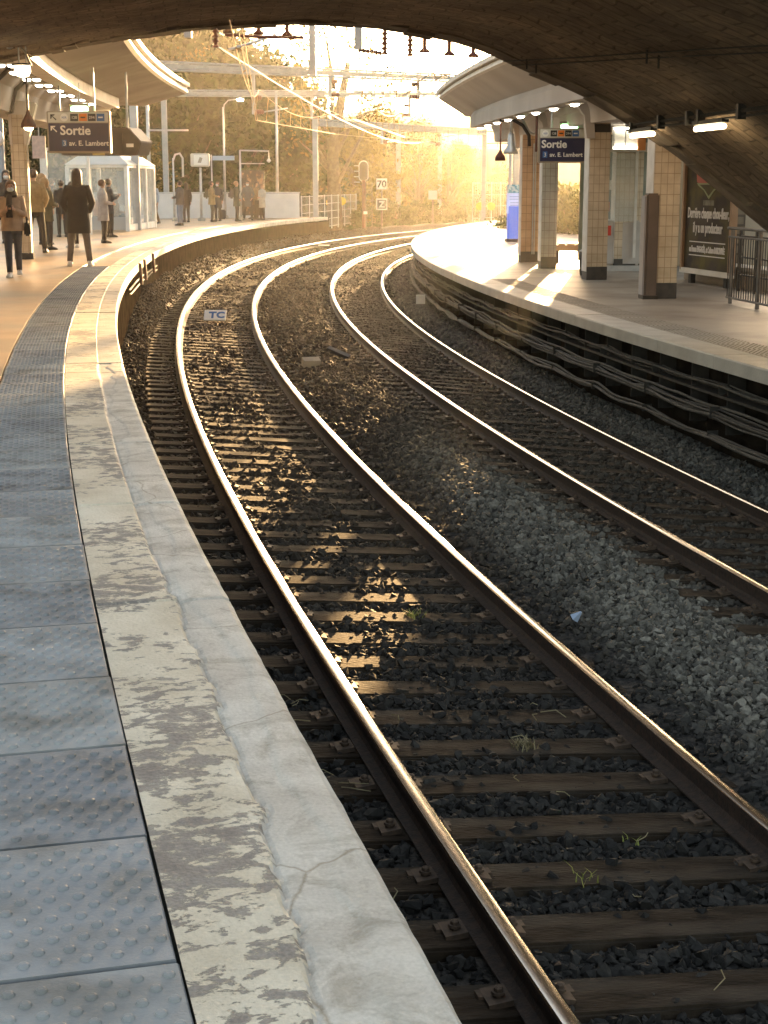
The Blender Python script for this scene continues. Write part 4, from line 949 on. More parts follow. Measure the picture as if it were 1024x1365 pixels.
# railing
qa = at(968, 404, 25.3); qb = at(1062, 422, 22.4); qa.z = qb.z = ZR; dv = qb - qa; L_ = dv.length; rz_ = math.atan2(dv.y, dv.x)
r_ = empty('steel_railing', qa, rz_, 'grey steel railing with close vertical bars on the right platform', 'railing')
rail_grey = mat('dull_grey_railing', (.12, .12, .12), (.18, .18, .175), 6, .5, metal=.4)
MB().tube([(0, 0, .10), (L_, 0, .10)], .018, 8).build('bottom_rail', rail_grey, r_); MB().tube([(0, 0, 1.08), (L_, 0, 1.08)], .018, 8).build('middle_rail', rail_grey, r_); MB().tube([(-.05, 0, 1.22), (L_, 0, 1.22)], .025, 8).build('handrail', rail_grey, r_)
mb = MB()
for k in range(int(L_ / .105)): mb.tube([(.03 + k * .105, 0, .1), (.03 + k * .105, 0, 1.08)], .009, 6)
mb.build('vertical_bars', dark_metal, r_)
for x in (.12, L_ * .45, L_ * .9): MB().box((x, .02, .6), (.05, .05, 1.24)).build('post', rail_grey, r_)
# second railing behind, darker
qa2 = at(985, 372, 28.2); qa2.z = ZR
r_ = empty('steel_railing', qa2, rz_, 'darker railing standing farther back behind the close barred one', 'railing')
for z in (.3, .62, 1.0): MB().tube([(0, 0, z), (2.6, 0, z)], .02, 6).build('rail', dark_metal, r_)
for x in (0, .8, 1.6, 2.4): MB().box((x, 0, .55), (.05, .05, 1.1)).build('post', dark_metal, r_)
# pale building and bush seen past the poster
r_ = empty('pale_building', at(1030, 330, 62), -.1, 'pale building glimpsed at the right edge past the poster', 'building'); r_.location.z = -.5
MB().box((1.5, 1.5, 2.6), (7, 3, 5.2)).build('wall', mat('pale_blue_render', (.52, .54, .60), (.6, .62, .66), .8, .7), r_); MB().box((-1.2, -.02, 2.8), (.7, .06, 1.2)).build('window', mat('dark_window', (.05, .06, .08), rough=.15), r_); MB().box((1.6, -.02, 2.8), (.7, .06, 1.2)).build('window', MATS['dark_window'], r_)
MB().box((-.3, -.1, 2.4), (.5, .3, 4.8)).build('pilaster', mat('blue_grey_pilaster', (.30, .34, .38), rough=.5), r_); MB().box((1.5, 1.5, 5.3), (7.4, 3.4, .25)).build('roof', concrete, r_)
# stone retaining wall behind the bench
wa = at(748, 300, 60); mb = MB()
ret_m = mat_tiles('rubble_wall', (.24, .20, .15), (.17, .14, .10), (.10, .08, .06), .4, .22, .5, .9, .03, .9)
o = sweep('retaining_wall', [(12.6, ZR), (12.6, 1.05), (12.95, 1.05), (12.95, ZR)], 34, 100, 1.2, [ret_m], close=True); tag(o, 'rubble stone retaining wall behind the right platform', 'wall')
o = sweep('retaining_wall_coping', [(12.53, 1.05), (12.53, 1.15), (13.02, 1.15), (13.02, 1.05)], 34, 100, 1.2, [concrete], close=True); tag(o, 'grey coping on top of the rubble retaining wall', 'coping')

# ------------------------------------------------------------------ people
skin_m = mat('skin', (.46, .27, .19), (.52, .32, .23), 9, .55)
mask_white = mat('mask_cloth', (.62, .64, .66), rough=.8); mask_blue = mat('pale_blue_mask', (.45, .62, .72), rough=.8)
hair_d = mat('dark_hair', (.03, .018, .012), (.06, .035, .022), 40, .5); hair_b = mat('brown_hair', (.12, .06, .03), (.2, .11, .055), 40, .5); hair_f = mat('fair_hair', (.28, .18, .09), (.38, .26, .14), 40, .5)
def cloth(name, c, v=.75): return mat(name, tuple(x * v for x in c), c, 9, .85, bump=.5, bscale=30)
C_beige = cloth('rose_beige_padding', (.42, .29, .21)); C_tan = cloth('tan_jacket', (.34, .24, .12)); C_black = cloth('black_wool', (.035, .028, .024)); C_dark = cloth('dark_navy_cloth', (.045, .045, .055))
C_grey = cloth('light_grey_knit', (.42, .40, .40)); C_jean = cloth('dark_jeans', (.065, .075, .10)); C_jeanb = cloth('blue_jeans', (.13, .20, .33)); C_trou = cloth('grey_trousers', (.17, .145, .125)); C_dtrou = cloth('dark_trousers', (.055, .045, .038))
C_brown = cloth('brown_coat', (.22, .14, .08)); C_white = cloth('cream_coat', (.55, .50, .42)); C_fur = cloth('fur_trim', (.38, .24, .12)); C_green = cloth('olive_coat', (.13, .11, .06)); shoe_w = mat('white_shoe', (.65, .62, .58), rough=.6); shoe_d = mat('dark_shoe', (.03, .025, .02), rough=.5)
tote_m = cloth('white_cotton', (.68, .68, .70), .9)
ARMS = {'down': ((.235, -.02, 1.13), (.25, .05, .885)), 'pockets': ((.26, -.06, 1.14), (.19, .09, .97)), 'phone': ((.215, .04, 1.13), (.07, .29, 1.23)), 'hold': ((.22, .03, 1.13), (.11, .25, 1.09)), 'strap': ((.22, .06, 1.14), (.13, .17, 1.33))}
def person(label, loc, rz, h=1.70, arms=('down', 'down'), legs='stand', coat=None, hem=.78, trousers=None, shoes=None, hair='short', hair_m=None, mask=None, hood=None, scarf=None, look=0.0, bulk=1.0, group=None, seated=False):
    k = h / 1.75; r_ = empty('person', loc, rz, label, 'person', group); r_.scale = (k, k, k)
    dz = -.47 if seated else 0
    V = []; Rr = []; Ed = []
    def nv(p, r, par=None):
        V.append(Vector(p)); Rr.append(r if isinstance(r, tuple) else (r, r))
        if par is not None: Ed.append((par, len(V) - 1))
        return len(V) - 1
    pel = nv((0, 0, .96 + dz), (.13, .10)); bel = nv((0, 0, 1.12 + dz), (.11, .085), pel); ch = nv((0, 0, 1.30 + dz), (.13, .09), bel); uc = nv((0, -.005, 1.41 + dz), (.10, .075), ch)
    nk = nv((0, .0, 1.50 + dz), .048, uc); lk = look
    jw = nv((0, .022 + lk * .04, 1.565 + dz), (.058, .064), nk); sk = nv((0, .005 + lk * .02, 1.65 + dz), (.072, .088), jw); cr = nv((0, -.0, 1.715 + dz), (.05, .06), sk)
    nose = nv((0, .108 + lk * .03, 1.615 + dz), .011, sk)
    for sx in (-1, 1): nv((sx * .078, -.005, 1.625 + dz), .012, sk)
    legp = {}
    for sx in (-1, 1):
        if seated: hip, kn, an = (sx * .10, .06, .93 + dz), (sx * .13, .46, .50), (sx * .12, .44, .09)
        elif legs == 'step': f = sx; hip, kn, an = (sx * .085, .01 * f, .90), (sx * .08, .13 * f if f > 0 else -.02, .50), (sx * .07, .17 if f > 0 else -.22, .09 if f > 0 else .12)
        elif legs == 'wide': hip, kn, an = (sx * .09, 0, .90), (sx * .14, .03, .49), (sx * .18, 0, .09)
        else: hip, kn, an = (sx * .085, 0, .90), (sx * .10, .025, .49), (sx * .105, 0, .09)
        a = nv(hip, .078, pel); b = nv(kn, .05, a); c = nv(an, .034, b); d = nv((an[0] * 1.1, an[1] + .12, max(an[2] - .055, .035)), .03, c)
        legp[sx] = (Vector(hip), Vector(kn), Vector(an))
    armp = {}
    for sx, ps in ((-1, arms[0]), (1, arms[1])):
        e, wv = ARMS[ps]; S_ = Vector((sx * .165, -.005, 1.405 + dz)); E_ = Vector((sx * e[0], e[1], e[2] + dz)); W_ = Vector((sx * wv[0], wv[1], wv[2] + dz))
        a = nv(S_, .048, uc); b = nv(E_, .036, a); c = nv(W_, .024, b); d = (W_ - E_).normalized()
        side = Vector((0, 1, 0)) if abs(d.z) > .7 else Vector((0, 0, 1)); side = (side - d * side.dot(d)).normalized(); nrm = d.cross(side) * (-sx)
        pm = nv(W_ + d * .055, (.032, .018), c)
        for q, (ln, off) in enumerate(((.068, .026), (.078, .009), (.072, -.009), (.056, -.026))):
            p0 = W_ + d * .085 + side * off; f1 = nv(p0, .0095, pm); f2 = nv(p0 + d * ln * .5 + nrm * .012, .009, f1); nv(p0 + d * ln * .8 + nrm * .035, .008, f2)
        t1 = nv(W_ + d * .035 + side * .036, .011, pm); nv(W_ + d * .075 + side * .058 + nrm * .012, .009, t1)
        armp[sx] = (S_, E_, W_)
    bm = bmesh.new(); ly = bm.verts.layers.skin.verify(); vs = [bm.verts.new(v) for v in V]; [bm.edges.new((vs[a], vs[b])) for a, b in Ed]
    for i, v in enumerate(vs): v[ly].radius = Rr[i]; v[ly].use_root = (i == pel)
    me = bpy.data.meshes.new('body'); bm.to_mesh(me); bm.free(); o = bpy.data.objects.new('tmp', me); COL.objects.link(o)
    sm_ = o.modifiers.new('s', 'SKIN'); sm_.use_smooth_shade = True; ss = o.modifiers.new('u', 'SUBSURF'); ss.levels = ss.render_levels = 1
    dg = bpy.context.evaluated_depsgraph_get(); m2 = bpy.data.meshes.new_from_object(o.evaluated_get(dg)); bpy.data.objects.remove(o)
    m2.materials.clear(); m2.materials.append(skin_m); m2.name = 'body'; bo = bpy.data.objects.new('body', m2); COL.objects.link(bo); bo.parent = r_
    def rings(mb, rs, n=14, cap=True):
        b = len(mb.v)
        for (x, y, z, rx, ry) in rs:
            for q in range(n): t = 2 * math.pi * q / n; mb.v.append(Vector((x + rx * math.cos(t), y + ry * math.sin(t), z)))
        for i in range(len(rs) - 1):
            for q in range(n): a = b + i * n + q; c = b + i * n + (q + 1) % n; mb.quadface((a, c, c + n, a + n))
        if cap: mb.quadface([b + q for q in range(n)][::-1]); mb.quadface([b + (len(rs) - 1) * n + q for q in range(n)])
    B = bulk
    mb = MB(); z0 = max(hem, .80) + dz if seated else hem
    rs = [(0, 0, z0, .19 * B, .15 * B), (0, .0, z0 + .012, .195 * B, .155 * B)]
    if hem < .85 and not seated: rs += [(0, 0, .90, .185 * B, .14 * B)]
    rs += [(0, 0, 1.02 + dz, .175 * B, .135 * B), (0, 0, 1.12 + dz, .165 * B, .125 * B), (0, -.003, 1.27 + dz, .185 * B, .135 * B), (0, -.008, 1.37 + dz, .195 * B, .125 * B), (0, -.01, 1.43 + dz, .16 * B, .10), (0, -.008, 1.47 + dz, .095, .08), (0, 0, 1.515 + dz, .075, .072)]
    rs = [q for i, q in enumerate(rs) if i == 0 or q[2] > rs[i - 1][2] - .001]; rings(mb, rs)
    for sx in (-1, 1):
        S_, E_, W_ = armp[sx]; I = Vector((sx * .10, -.005, 1.39 + dz))
        mb.tube([I, S_, S_.lerp(E_, .5), E_, E_.lerp(W_, .5), W_.lerp(E_, .06)], [.07 * B, .072 * B, .062 * B, .058 * B, .050 * B, .043], 10)
    mb.build('coat', coat or C_dark, r_, smooth=True)
    mb = MB()
    if not seated: rings(mb, [(0, 0, .78, .135, .10), (0, 0, .86, .165, .12), (0, 0, .96, .165, .12), (0, 0, 1.05, .145, .11)])
    for sx in (-1, 1):
        H_, K_, A_ = legp[sx]; mb.tube([H_ + Vector((0, 0, .04)), H_.lerp(K_, .35), K_, K_.lerp(A_, .5), A_ + Vector((0, 0, .0))], [.098, .092, .068, .062, .052], 10)
    mb.build('trousers', trousers or C_jean, r_, smooth=True)
    for sx in (-1, 1):
        A_ = legp[sx][2]; mb = MB(); z = A_.z - .09
        mb.v = []; b = 0
        for (y, hw, zt) in ((-.075, .030, .06), (-.05, .042, .10), (.0, .045, .115), (.06, .046, .085), (.13, .048, .06), (.175, .038, .045), (.195, .015, .03)):
            for (x, zz) in ((-hw, 0), (-hw, zt * .5), (-hw * .6, zt), (hw * .6, zt), (hw, zt * .5), (hw, 0)): mb.v.append(Vector((A_.x + x + (y * .12 * sx), A_.y + y, z + zz + .002)))
        for i in range(6):
            for q in range(6): a = i * 6 + q; c = i * 6 + (q + 1) % 6; mb.quadface((a, c, c + 6, a + 6))
        mb.quadface(range(5, -1, -1)); mb.quadface([36 + q for q in range(6)])
        mb.build('shoe', shoes or shoe_d, r_, smooth=True)
    # hair
    def shell(name, m, c, rad, cut, seg=14):
        bm = bmesh.new(); bmesh.ops.create_uvsphere(bm, u_segments=seg, v_segments=10, radius=1)
        for v in bm.verts: v.co = Vector((c[0] + v.co.x * rad[0], c[1] + v.co.y * rad[1], c[2] + v.co.z * rad[2]))
        dl = [f for f in bm.faces if cut(f.calc_center_median())]; bmesh.ops.delete(bm, geom=dl, context='FACES')
        me = bpy.data.meshes.new(name); bm.to_mesh(me); bm.free(); me.materials.append(m); me.polygons.foreach_set('use_smooth', [True] * len(me.polygons))
        o = bpy.data.objects.new(name, me); COL.objects.link(o); o.parent = r_; o.location = (0, lk * .02, dz); md = o.modifiers.new('t', 'SOLIDIFY'); md.thickness = .008; return o
    hm = hair_m or hair_d
    if hood: shell('hood', hood, (0, -.03, 1.635), (.118, .135, .142), lambda c: c.y > .055 and c.z < 1.70)
    shell('hair', hm, (0, -.012, 1.655), (.094, .112, .106), lambda c: (c.y > .03 and c.z < 1.70) or c.z < 1.57)
    if hair == 'long':
        mb = MB(); rings(mb, [(0, -.055, 1.36, .085, .04), (0, -.06, 1.42, .10, .055), (0, -.05, 1.52, .095, .065), (0, -.035, 1.62, .094, .085), (0, -.02, 1.68, .088, .088)]); o = mb.build('long_hair', hm, r_, smooth=True); o.location = (0, 0, dz)
    for sx in (-1, 1): shell('eye', black_m, (sx * .032, .088, 1.645), (.011, .008, .007), lambda c: False, 6)
    mb = MB().box((0, .099 + lk * .035, 1.58), (.042, .008, .008)); o = mb.build('mouth', mat('lips', (.35, .13, .11), rough=.5) if 'lips' not in MATS else MATS['lips'], r_); o.location = (0, 0, dz)
    if mask: shell('face_mask', mask, (0, .045 + lk * .01, 1.582), (.062, .072, .055), lambda c: c.y < .03)
    if scarf: mb = MB(); rings(mb, [(0, .01, 1.44, .12, .115), (0, .015, 1.49, .125, .12), (0, .015, 1.54, .105, .10), (0, .01, 1.57, .08, .08)]); mb.tube([(.02, .10, 1.48), (.03, .15, 1.3), (.03, .16, 1.08)], [.05, .055, .06], 8); mb.build('scarf', scarf, r_, smooth=True)
    return r_
def world(r_, p): return Matrix.Translation(r_.location) @ Matrix.Rotation(r_.rotation_euler.z, 4, 'Z') @ Vector(Vector(p) * r_.scale[0])
def backpack(r_, m, lab, sc=1.0, dx=0, z=1.22, dy=-.22):
    b = empty('backpack', world(r_, (dx, dy, z)), r_.rotation_euler.z, lab, 'backpack')
    MB().box((0, 0, 0), (.30 * sc, .17 * sc, .44 * sc), taper=.82).build('bag_body', m, b, bevel=.05 * sc); MB().box((0, -.10 * sc, -.07 * sc), (.22 * sc, .06 * sc, .2 * sc)).build('front_pocket', m, b, bevel=.02)
    for sx in (-1, 1): MB().tube([(sx * .11 - dx, .06, -.14), (sx * .15 - dx, .28, -.08), (sx * .135 - dx, .35, .08), (sx * .13 - dx, .24, .235), (sx * .12 - dx, .08, .19)], .016, 6).build('strap', m, b)
    return b
def foot(px, py, z=0.0):
    u = (px - CX) / FPX; v = (py - CY) / FPX; t = (z - CAM_Z) / (-math.sin(PITCH) - v * math.cos(PITCH)); return Vector((u * t, (math.cos(PITCH) - v * math.sin(PITCH)) * t, z))
PI = math.pi
a = person('woman in padded rose beige jacket, dark scarf and jeans looking down at her phone', foot(20, 369), PI + .15, 1.67, ('phone', 'phone'), 'step', C_beige, .84, C_jean, shoe_w, 'long', hair_b, mask_white, scarf=C_black, look=.6, bulk=1.14)
ph = empty('phone', world(a, (0, .38, 1.25)), a.rotation_euler.z, 'phone held in both hands by the woman in the beige jacket', 'phone'); MB().box((0, 0, 0), (.075, .012, .15), rx=-.5).build('case', black_m, ph, bevel=.004)
hb = empty('shoulder_bag', world(a, (-.27, -.04, .88)), a.rotation_euler.z, 'black shoulder bag on the arm of the woman in the beige jacket', 'bag'); MB().box((0, 0, 0), (.12, .3, .26), taper=.8).build('bag_body', C_black, hb, bevel=.03); MB().tube([(0, -.1, .12), (.08, -.02, .55), (0, .1, .12)], .014, 6).build('strap', C_black, hb)
b = person('tall man in a tan jacket and dark trousers standing with his back to the camera', foot(49, 337), .1, 1.94, ('pockets', 'pockets'), 'wide', C_tan, .86, C_dtrou, shoe_d, 'short', hair_d, bulk=1.12)
backpack(b, C_dark, 'dark backpack slung at the left side of the tall man in the tan jacket', .9, -.2, 1.2, -.16)
c = person('person with a fur trimmed hood and olive coat behind the tall man in tan', foot(64, 333), -.7, 1.74, ('hold', 'hold'), 'stand', C_green, .7, C_dtrou, shoe_d, 'short', hair_f, hood=C_fur, bulk=1.05)
c = person('person with light brown hair standing just behind the fur hood', foot(60, 326), -.4, 1.86, ('down', 'down'), 'stand', C_brown, .75, C_dtrou, shoe_d, 'short', hair_f, hood=C_fur)
c = person('person in a dark jacket over a pale blue shirt beside the glass windscreen', foot(72, 312), -.9, 1.78, ('down', 'hold'), 'stand', C_dark, .8, C_jean, shoe_w, 'short', hair_d, mask=mask_blue)
c = person('person with a pale mask at the far left edge behind the woman in beige', foot(12, 324), PI + .3, 1.98, ('down', 'down'), 'stand', C_black, .7, C_dtrou, shoe_d, 'long', hair_d, mask_white)
person('dark dressed person standing at the back between the orange pillar and the windscreen', foot(84, 316), .4, 1.72, ('down', 'phone'), 'stand', C_black, .72, C_dtrou, shoe_d, 'short', hair_d)
person('person in a brown coat at the back left of the orange pillar', foot(30, 320), 2.7, 1.74, ('pockets', 'pockets'), 'stand', C_brown, .66, C_dtrou, shoe_d, 'short', hair_d)
d = person('tall person in a long black coat and grey trousers seen from behind', foot(107, 355), .12, 1.90, ('pockets', 'pockets'), 'wide', C_black, .60, C_trou, shoe_w, 'long', hair_d, bulk=1.10)
e = person('person hidden behind the long black coat, seen by their backpack', foot(98, 330), .5, 1.66, ('down', 'down'), 'stand', C_dark, .75, C_dtrou, shoe_w, 'short', hair_d)
backpack(e, C_green, 'grey green backpack peeking out left of the long black coat', 1.1)
f = person('woman in a knitted grey coat carrying a white tote bag, facing right', foot(139, 324), -1.25, 1.72, ('hold', 'hold'), 'stand', C_grey, .62, C_dtrou, shoe_d, 'short', hair_b, bulk=1.05)
tb = empty('tote_bag', world(f, (-.27, -.04, .96)), f.rotation_euler.z, 'white cotton tote bag with blurred dark print on the shoulder of the woman in grey', 'bag')
MB().box((0, 0, 0), (.09, .42, .42), taper=.9).build('bag_body', tote_m, tb, bevel=.025); MB().tube([(0, -.12, .2), (.08, -.02, .52), (.05, .12, .2)], .014, 6).build('strap', tote_m, tb)
for z, l in ((.06, .24), (0, .26), (-.07, .22)): MB().box((-.05, 0, z), (.006, l, .035)).build('print_line', C_jeanb, tb)
person('dark haired person standing behind the woman with the white tote', foot(147, 316), -1.0, 1.76, ('phone', 'phone'), 'stand', C_dark, .7, C_dtrou, shoe_d, 'short', hair_d)
sh_c = foot(175, 308.5)
person('person in a brown jacket seated inside the glass shelter', Vector((-9.55, 55.2, .0)), -1.2, 1.72, ('hold', 'hold'), 'stand', C_brown, .8, cloth('teal_trousers', (.10, .15, .15)), shoe_d, 'short', hair_d, seated=True)
person('person in a light blue top walking just right of the glass shelter', foot(206, 299), 2.6, 1.72, ('down', 'hold'), 'step', cloth('pale_blue_top', (.42, .47, .55)), .84, C_brown, shoe_d, 'short', hair_d, mask=mask_white)
person('person in dark clothes waiting near the back wall behind the poster panel', foot(338, 291.8), 1.0, 1.74, ('pockets', 'down'), 'stand', C_black, .7, C_dtrou, shoe_d, 'short', hair_d)
person('person in a brown coat half hidden between the grey coat and the cream coat', foot(342, 292.6), -2.0, 1.7, ('hold', 'hold'), 'stand', C_brown, .7, C_dtrou, shoe_d, 'long', hair_d)
grp = 'people waiting at the far end of the left platform'
g1 = person('person in a dark hooded jacket and bright blue jeans beyond the shelter', foot(241, 300.5), 1.2, 1.72, ('hold', 'hold'), 'stand', C_dark, .82, C_jeanb, shoe_d, 'short', hair_d, bulk=1.15, group=grp)
person('dark dressed person behind the one in bright blue jeans', foot(249, 296), .6, 1.66, ('hold', 'down'), 'stand', C_black, .75, C_dtrou, shoe_d, 'long', hair_d, group=grp)
g2 = person('person in a tan jacket and dark trousers, facing right on the far platform', foot(283, 295.5), -1.5, 1.72, ('hold', 'hold'), 'stand', C_tan, .74, C_dtrou, shoe_d, 'short', hair_d, bulk=1.1, group=grp)
backpack(g2, C_green, 'olive backpack on the person in tan at the far end of the platform', 1.0)
person('person in a dark coat and white mask beside the tan jacket at the far platform', foot(291, 294.5), 2.8, 1.72, ('down', 'down'), 'stand', C_dark, .58, C_dtrou, shoe_d, 'short', hair_d, mask=mask_white, group=grp)
g3 = person('man with brown hair in a dark green coat, facing right near the platform edge', foot(316, 295), -1.3, 1.72, ('pockets', 'pockets'), 'stand', cloth('dark_green_coat', (.06, .07, .05)), .66, C_dtrou, shoe_d, 'short', hair_f, group=grp)
backpack(g3, C_dark, 'black backpack on the man in the dark green coat', 1.0)
person('person in a knee length grey coat between the green coat and cream coat', foot(331, 293.5), PI, 1.74, ('pockets', 'pockets'), 'wide', cloth('slate_coat', (.10, .10, .11)), .60, C_dtrou, shoe_d, 'short', hair_d, mask=mask_white, group=grp)
g4 = person('woman in a cream coat with dark boots, last of the waiting row', foot(350, 293), 2.4, 1.60, ('hold', 'down'), 'stand', C_white, .60, C_black, shoe_d, 'long', hair_b, group=grp)
bg_ = empty('handbag', world(g4, (.27, .1, .85)), 0, 'small dark handbag carried by the woman in the cream coat', 'bag'); MB().box((0, 0, 0), (.25, .1, .2), taper=.8).build('bag_body', C_black, bg_, bevel=.02); MB().tube([(-.08, 0, .09), (0, 0, .2), (.08, 0, .09)], .01, 5).build('handle', C_black, bg_)
lug = empty('bag', foot(296, 293.5), .2, 'small dark wheeled bag standing beside the person in the dark coat and white mask', 'bag'); MB().box((0, 0, .26), (.34, .24, .42)).build('bag_body', C_dark, lug, bevel=.04); MB().tube([(-.1, 0, .46), (-.1, 0, .75), (.1, 0, .75), (.1, 0, .46)], .012, 5).build('handle', galv, lug)

# ------------------------------------------------------------------ left platform furniture
r_ = empty('glass_shelter', Vector((-9.75, 55.8, 0)), -.05, 'white framed glass waiting shelter on the left platform', 'shelter')
W2, D2, H2 = 1.02, 2.3, 2.2
for x in (-W2, W2):
    for y in (-D2, -D2 / 3, D2 / 3, D2): MB().box((x, y, H2 / 2), (.13, .22, H2)).build('post', white_paint, r_)
for x in (-W2 * .0,): MB().box((x, -D2, H2), (2 * W2 + .1, .1, .1)).build('front_beam', white_paint, r_)
for x in (-W2, W2):
    MB().box((x, 0, H2), (.1, 2 * D2 + .1, .1)).build('side_beam', white_paint, r_); MB().box((x, 0, .12), (.08, 2 * D2, .22)).build('sill', white_paint, r_)
    for y in (-D2 * .67, 0, D2 * .67): MB().box((x, y, 1.2), (.015, D2 * .6, 1.9)).build('side_glass', glass_m, r_)
MB().box((0, -D2, 1.32), (2 * W2 - .1, .015, 1.7)).build('front_glass', glass_m, r_); MB().box((0, -D2, .26), (2 * W2, .05, .44)).build('kick_panel', mat('grey_panel', (.36, .37, .38), rough=.5), r_)
MB().box((0, D2, 1.32), (2 * W2 - .1, .015, 1.7)).build('back_glass', glass_m, r_)
mb = MB(); mb.v = [Vector(p) for p in ((-W2 - .1, -D2 - .1, 2.25), (W2 + .1, -D2 - .1, 2.25), (W2 + .1, D2 + .1, 2.25), (-W2 - .1, D2 + .1, 2.25), (-W2 + .3, -D2 + .35, 2.56), (W2 - .3, -D2 + .35, 2.56), (W2 - .3, D2 - .35, 2.56), (-W2 + .3, D2 - .35, 2.56))]
for q in ((3, 2, 1, 0), (4, 5, 6, 7), (0, 1, 5, 4), (1, 2, 6, 5), (2, 3, 7, 6), (3, 0, 4, 7)): mb.quadface(q)
mb.build('roof', mat('roof_white', (.62, .61, .58), (.55, .54, .5), 2, .4), r_)
MB().box((.35, .6, 1.45), (.6, .03, 1.2)).build('timetable', mat('timetable_blue', (.42, .50, .62), (.52, .58, .68), 14, .5), r_); MB().box((0, 1.0, .45), (1.2, .4, .06)).build('bench', galv, r_); MB().box((0, 1.0, .22), (.1, .3, .44)).build('bench_leg', galv, r_)
r_ = empty('windscreen_panel', foot(84, 313), 0, 'glass windscreen panel with pale frame left of the shelter', 'windscreen')
for x in (-.52, .9): MB().box((x, 0, 1.35), (.22 if x < 0 else .08, .08, 2.7)).build('post', white_paint, r_)
MB().box((.2, 0, 2.68), (1.5, .1, .1)).build('top_rail', white_paint, r_); MB().box((.2, .02, .5), (1.3, .05, .96)).build('lower_panel', mat('frosted_panel', (.40, .40, .36), rough=.5), r_); MB().box((.2, .02, 1.8), (1.3, .015, 1.6)).build('glass', glass_m, r_)
# bluish pole with lamp, far left
r_ = empty('lamp_pole', foot(8, 320), 0, 'blue grey pole with a small white lamp at the left edge of the photo', 'pole'); MB().tube([(0, 0, 0), (0, 0, 4.2)], .09, 10).build('pole', mat('blue_grey_paint', (.25, .31, .38), rough=.5), r_); MB().lathe([(.05, -.22), (.16, -.1), (.12, .12), (.03, .2)], c=(-.02, -.12, 2.9), n=10).build('lamp', sign_white, r_, smooth=True)
r_ = empty('notice_board', at(52, 196, 40), 0, 'small pale notice board hanging beside the left orange pillar', 'notice'); MB().box((0, 0, 0), (.34, .04, .56)).build('board', mat('notice_pink', (.45, .38, .38), (.6, .5, .48), 12), r_); MB().tube([(0, .03, .2), (0, .03, 1.6)], .015, 5).build('hanger', galv, r_)
# lamp posts and poles on the left platform end
def post(px, py, Y, ztop, r, lab, name='mast', base=0.0, cat='mast'):
    q = at(px, 260, Y); q.z = base; e_ = empty(name, q, 0, lab, cat); MB().tube([(0, 0, 0), (0, 0, ztop - base)], [r * 1.15, r * .8], 10).build('pole', galv, e_, smooth=True); MB().lathe([(r * 2.6, 0), (r * 2.6, .12), (r * 1.4, .16)], n=12).build('base', concrete, e_); return e_
e_ = post(200, 0, 62, 6.0, .07, 'tall lamp post beside the shelter with a short cross arm', 'lamp_post'); MB().tube([(0, 0, 5.6), (.05, 0, 5.9), (.35, 0, 6.15), (.9, 0, 6.2)], .035, 6).build('arm', galv, e_); MB().box((1.0, 0, 6.22), (.5, .16, .08)).build('lamp_head', sign_white, e_, bevel=.02); MB().tube([(0, 0, 3.68), (1.6, 0, 3.68)], .04, 6).build('cross_arm', galv, e_)
e_ = post(300, 0, 73, 5.1, .055, 'curved arm lamp post rising behind the tan jacketed passenger', 'lamp_post'); MB().tube([(0, 0, 4.9), (.05, 0, 5.2), (.25, 0, 5.4), (.7, 0, 5.45)], .03, 6).build('arm', galv, e_); MB().lathe([(.03, .08), (.17, .04), (.15, -.06), (.03, -.08)], c=(.8, 0, 5.42), n=12).build('lamp_head', lamp_white, e_)
e_ = post(370, 0, 74.8, 5.9, .07, 'slim pale mast at the end of the left platform wall')
e_ = post(232, 0, 68, 2.7, .045, 'low hooked pole behind the passengers on the left platform', 'hooked_pole'); MB().tube([(0, 0, 2.6), (.1, 0, 2.85), (.3, 0, 2.9), (.42, 0, 2.7), (.42, 0, 1.9)], .045, 8).build('hook', galv, e_)
e_ = post(268, 0, 68, 2.3, .06, 'post carrying a white boxed clock sign on the left platform', 'clock_post'); MB().box((0, 0, 2.62), (.82, .22, .56)).build('box', sign_cream, e_, bevel=.03); MB().box((.04, -.115, 2.62), (.6, .01, .42)).build('face', sign_white, e_)
MB().prism([(-.1, 2.5), (.0, 2.75), (.12, 2.7), (.05, 2.5)], -.13, -.122).build('pictogram', sign_frame, e_)
e_ = post(283, 0, 71, 2.9, .035, 'thin pole with a small blue flag shaped sign', 'sign_pole'); MB().box((.55, 0, 2.75), (1.0, .04, .2)).build('panel', mat('pale_blue_panel', (.30, .42, .55), rough=.5), e_)
e_ = post(321, 0, 70.5, 3.1, .05, 'portal shaped pole with a hanging lamp above the poster panel', 'lamp_post'); MB().tube([(0, 0, 3.08), (1.3, 0, 3.05), (1.3, 0, 2.7)], .04, 6).build('arm', galv, e_); MB().tube([(0, 0, 2.5), (1.1, 0, 2.5)], .025, 6).build('lower_arm', galv, e_); MB().lathe([(.03, .12), (.1, 0), (.03, -.08)], c=(1.3, 0, 2.62), n=10).build('lamp', sign_white, e_)
r_ = empty('poster_panel', at(336, 260, 71.8), 0, 'dark reddish patterned poster panel behind the waiting people', 'poster'); r_.location.z = 0
MB().box((0, .05, 1.2), (1.05, .08, 1.95)).build('sheet', mat('dark_floral_print', (.05, .03, .025), (.30, .16, .10), 3.2, .6, lo=.5, hi=.6), r_); MB().box((0, .11, 1.2), (1.15, .06, 2.05)).build('frame', dark_metal, r_)
for x in (-.4, .4): MB().box((x, .1, .12), (.08, .08, .24)).build('leg', dark_metal, r_)
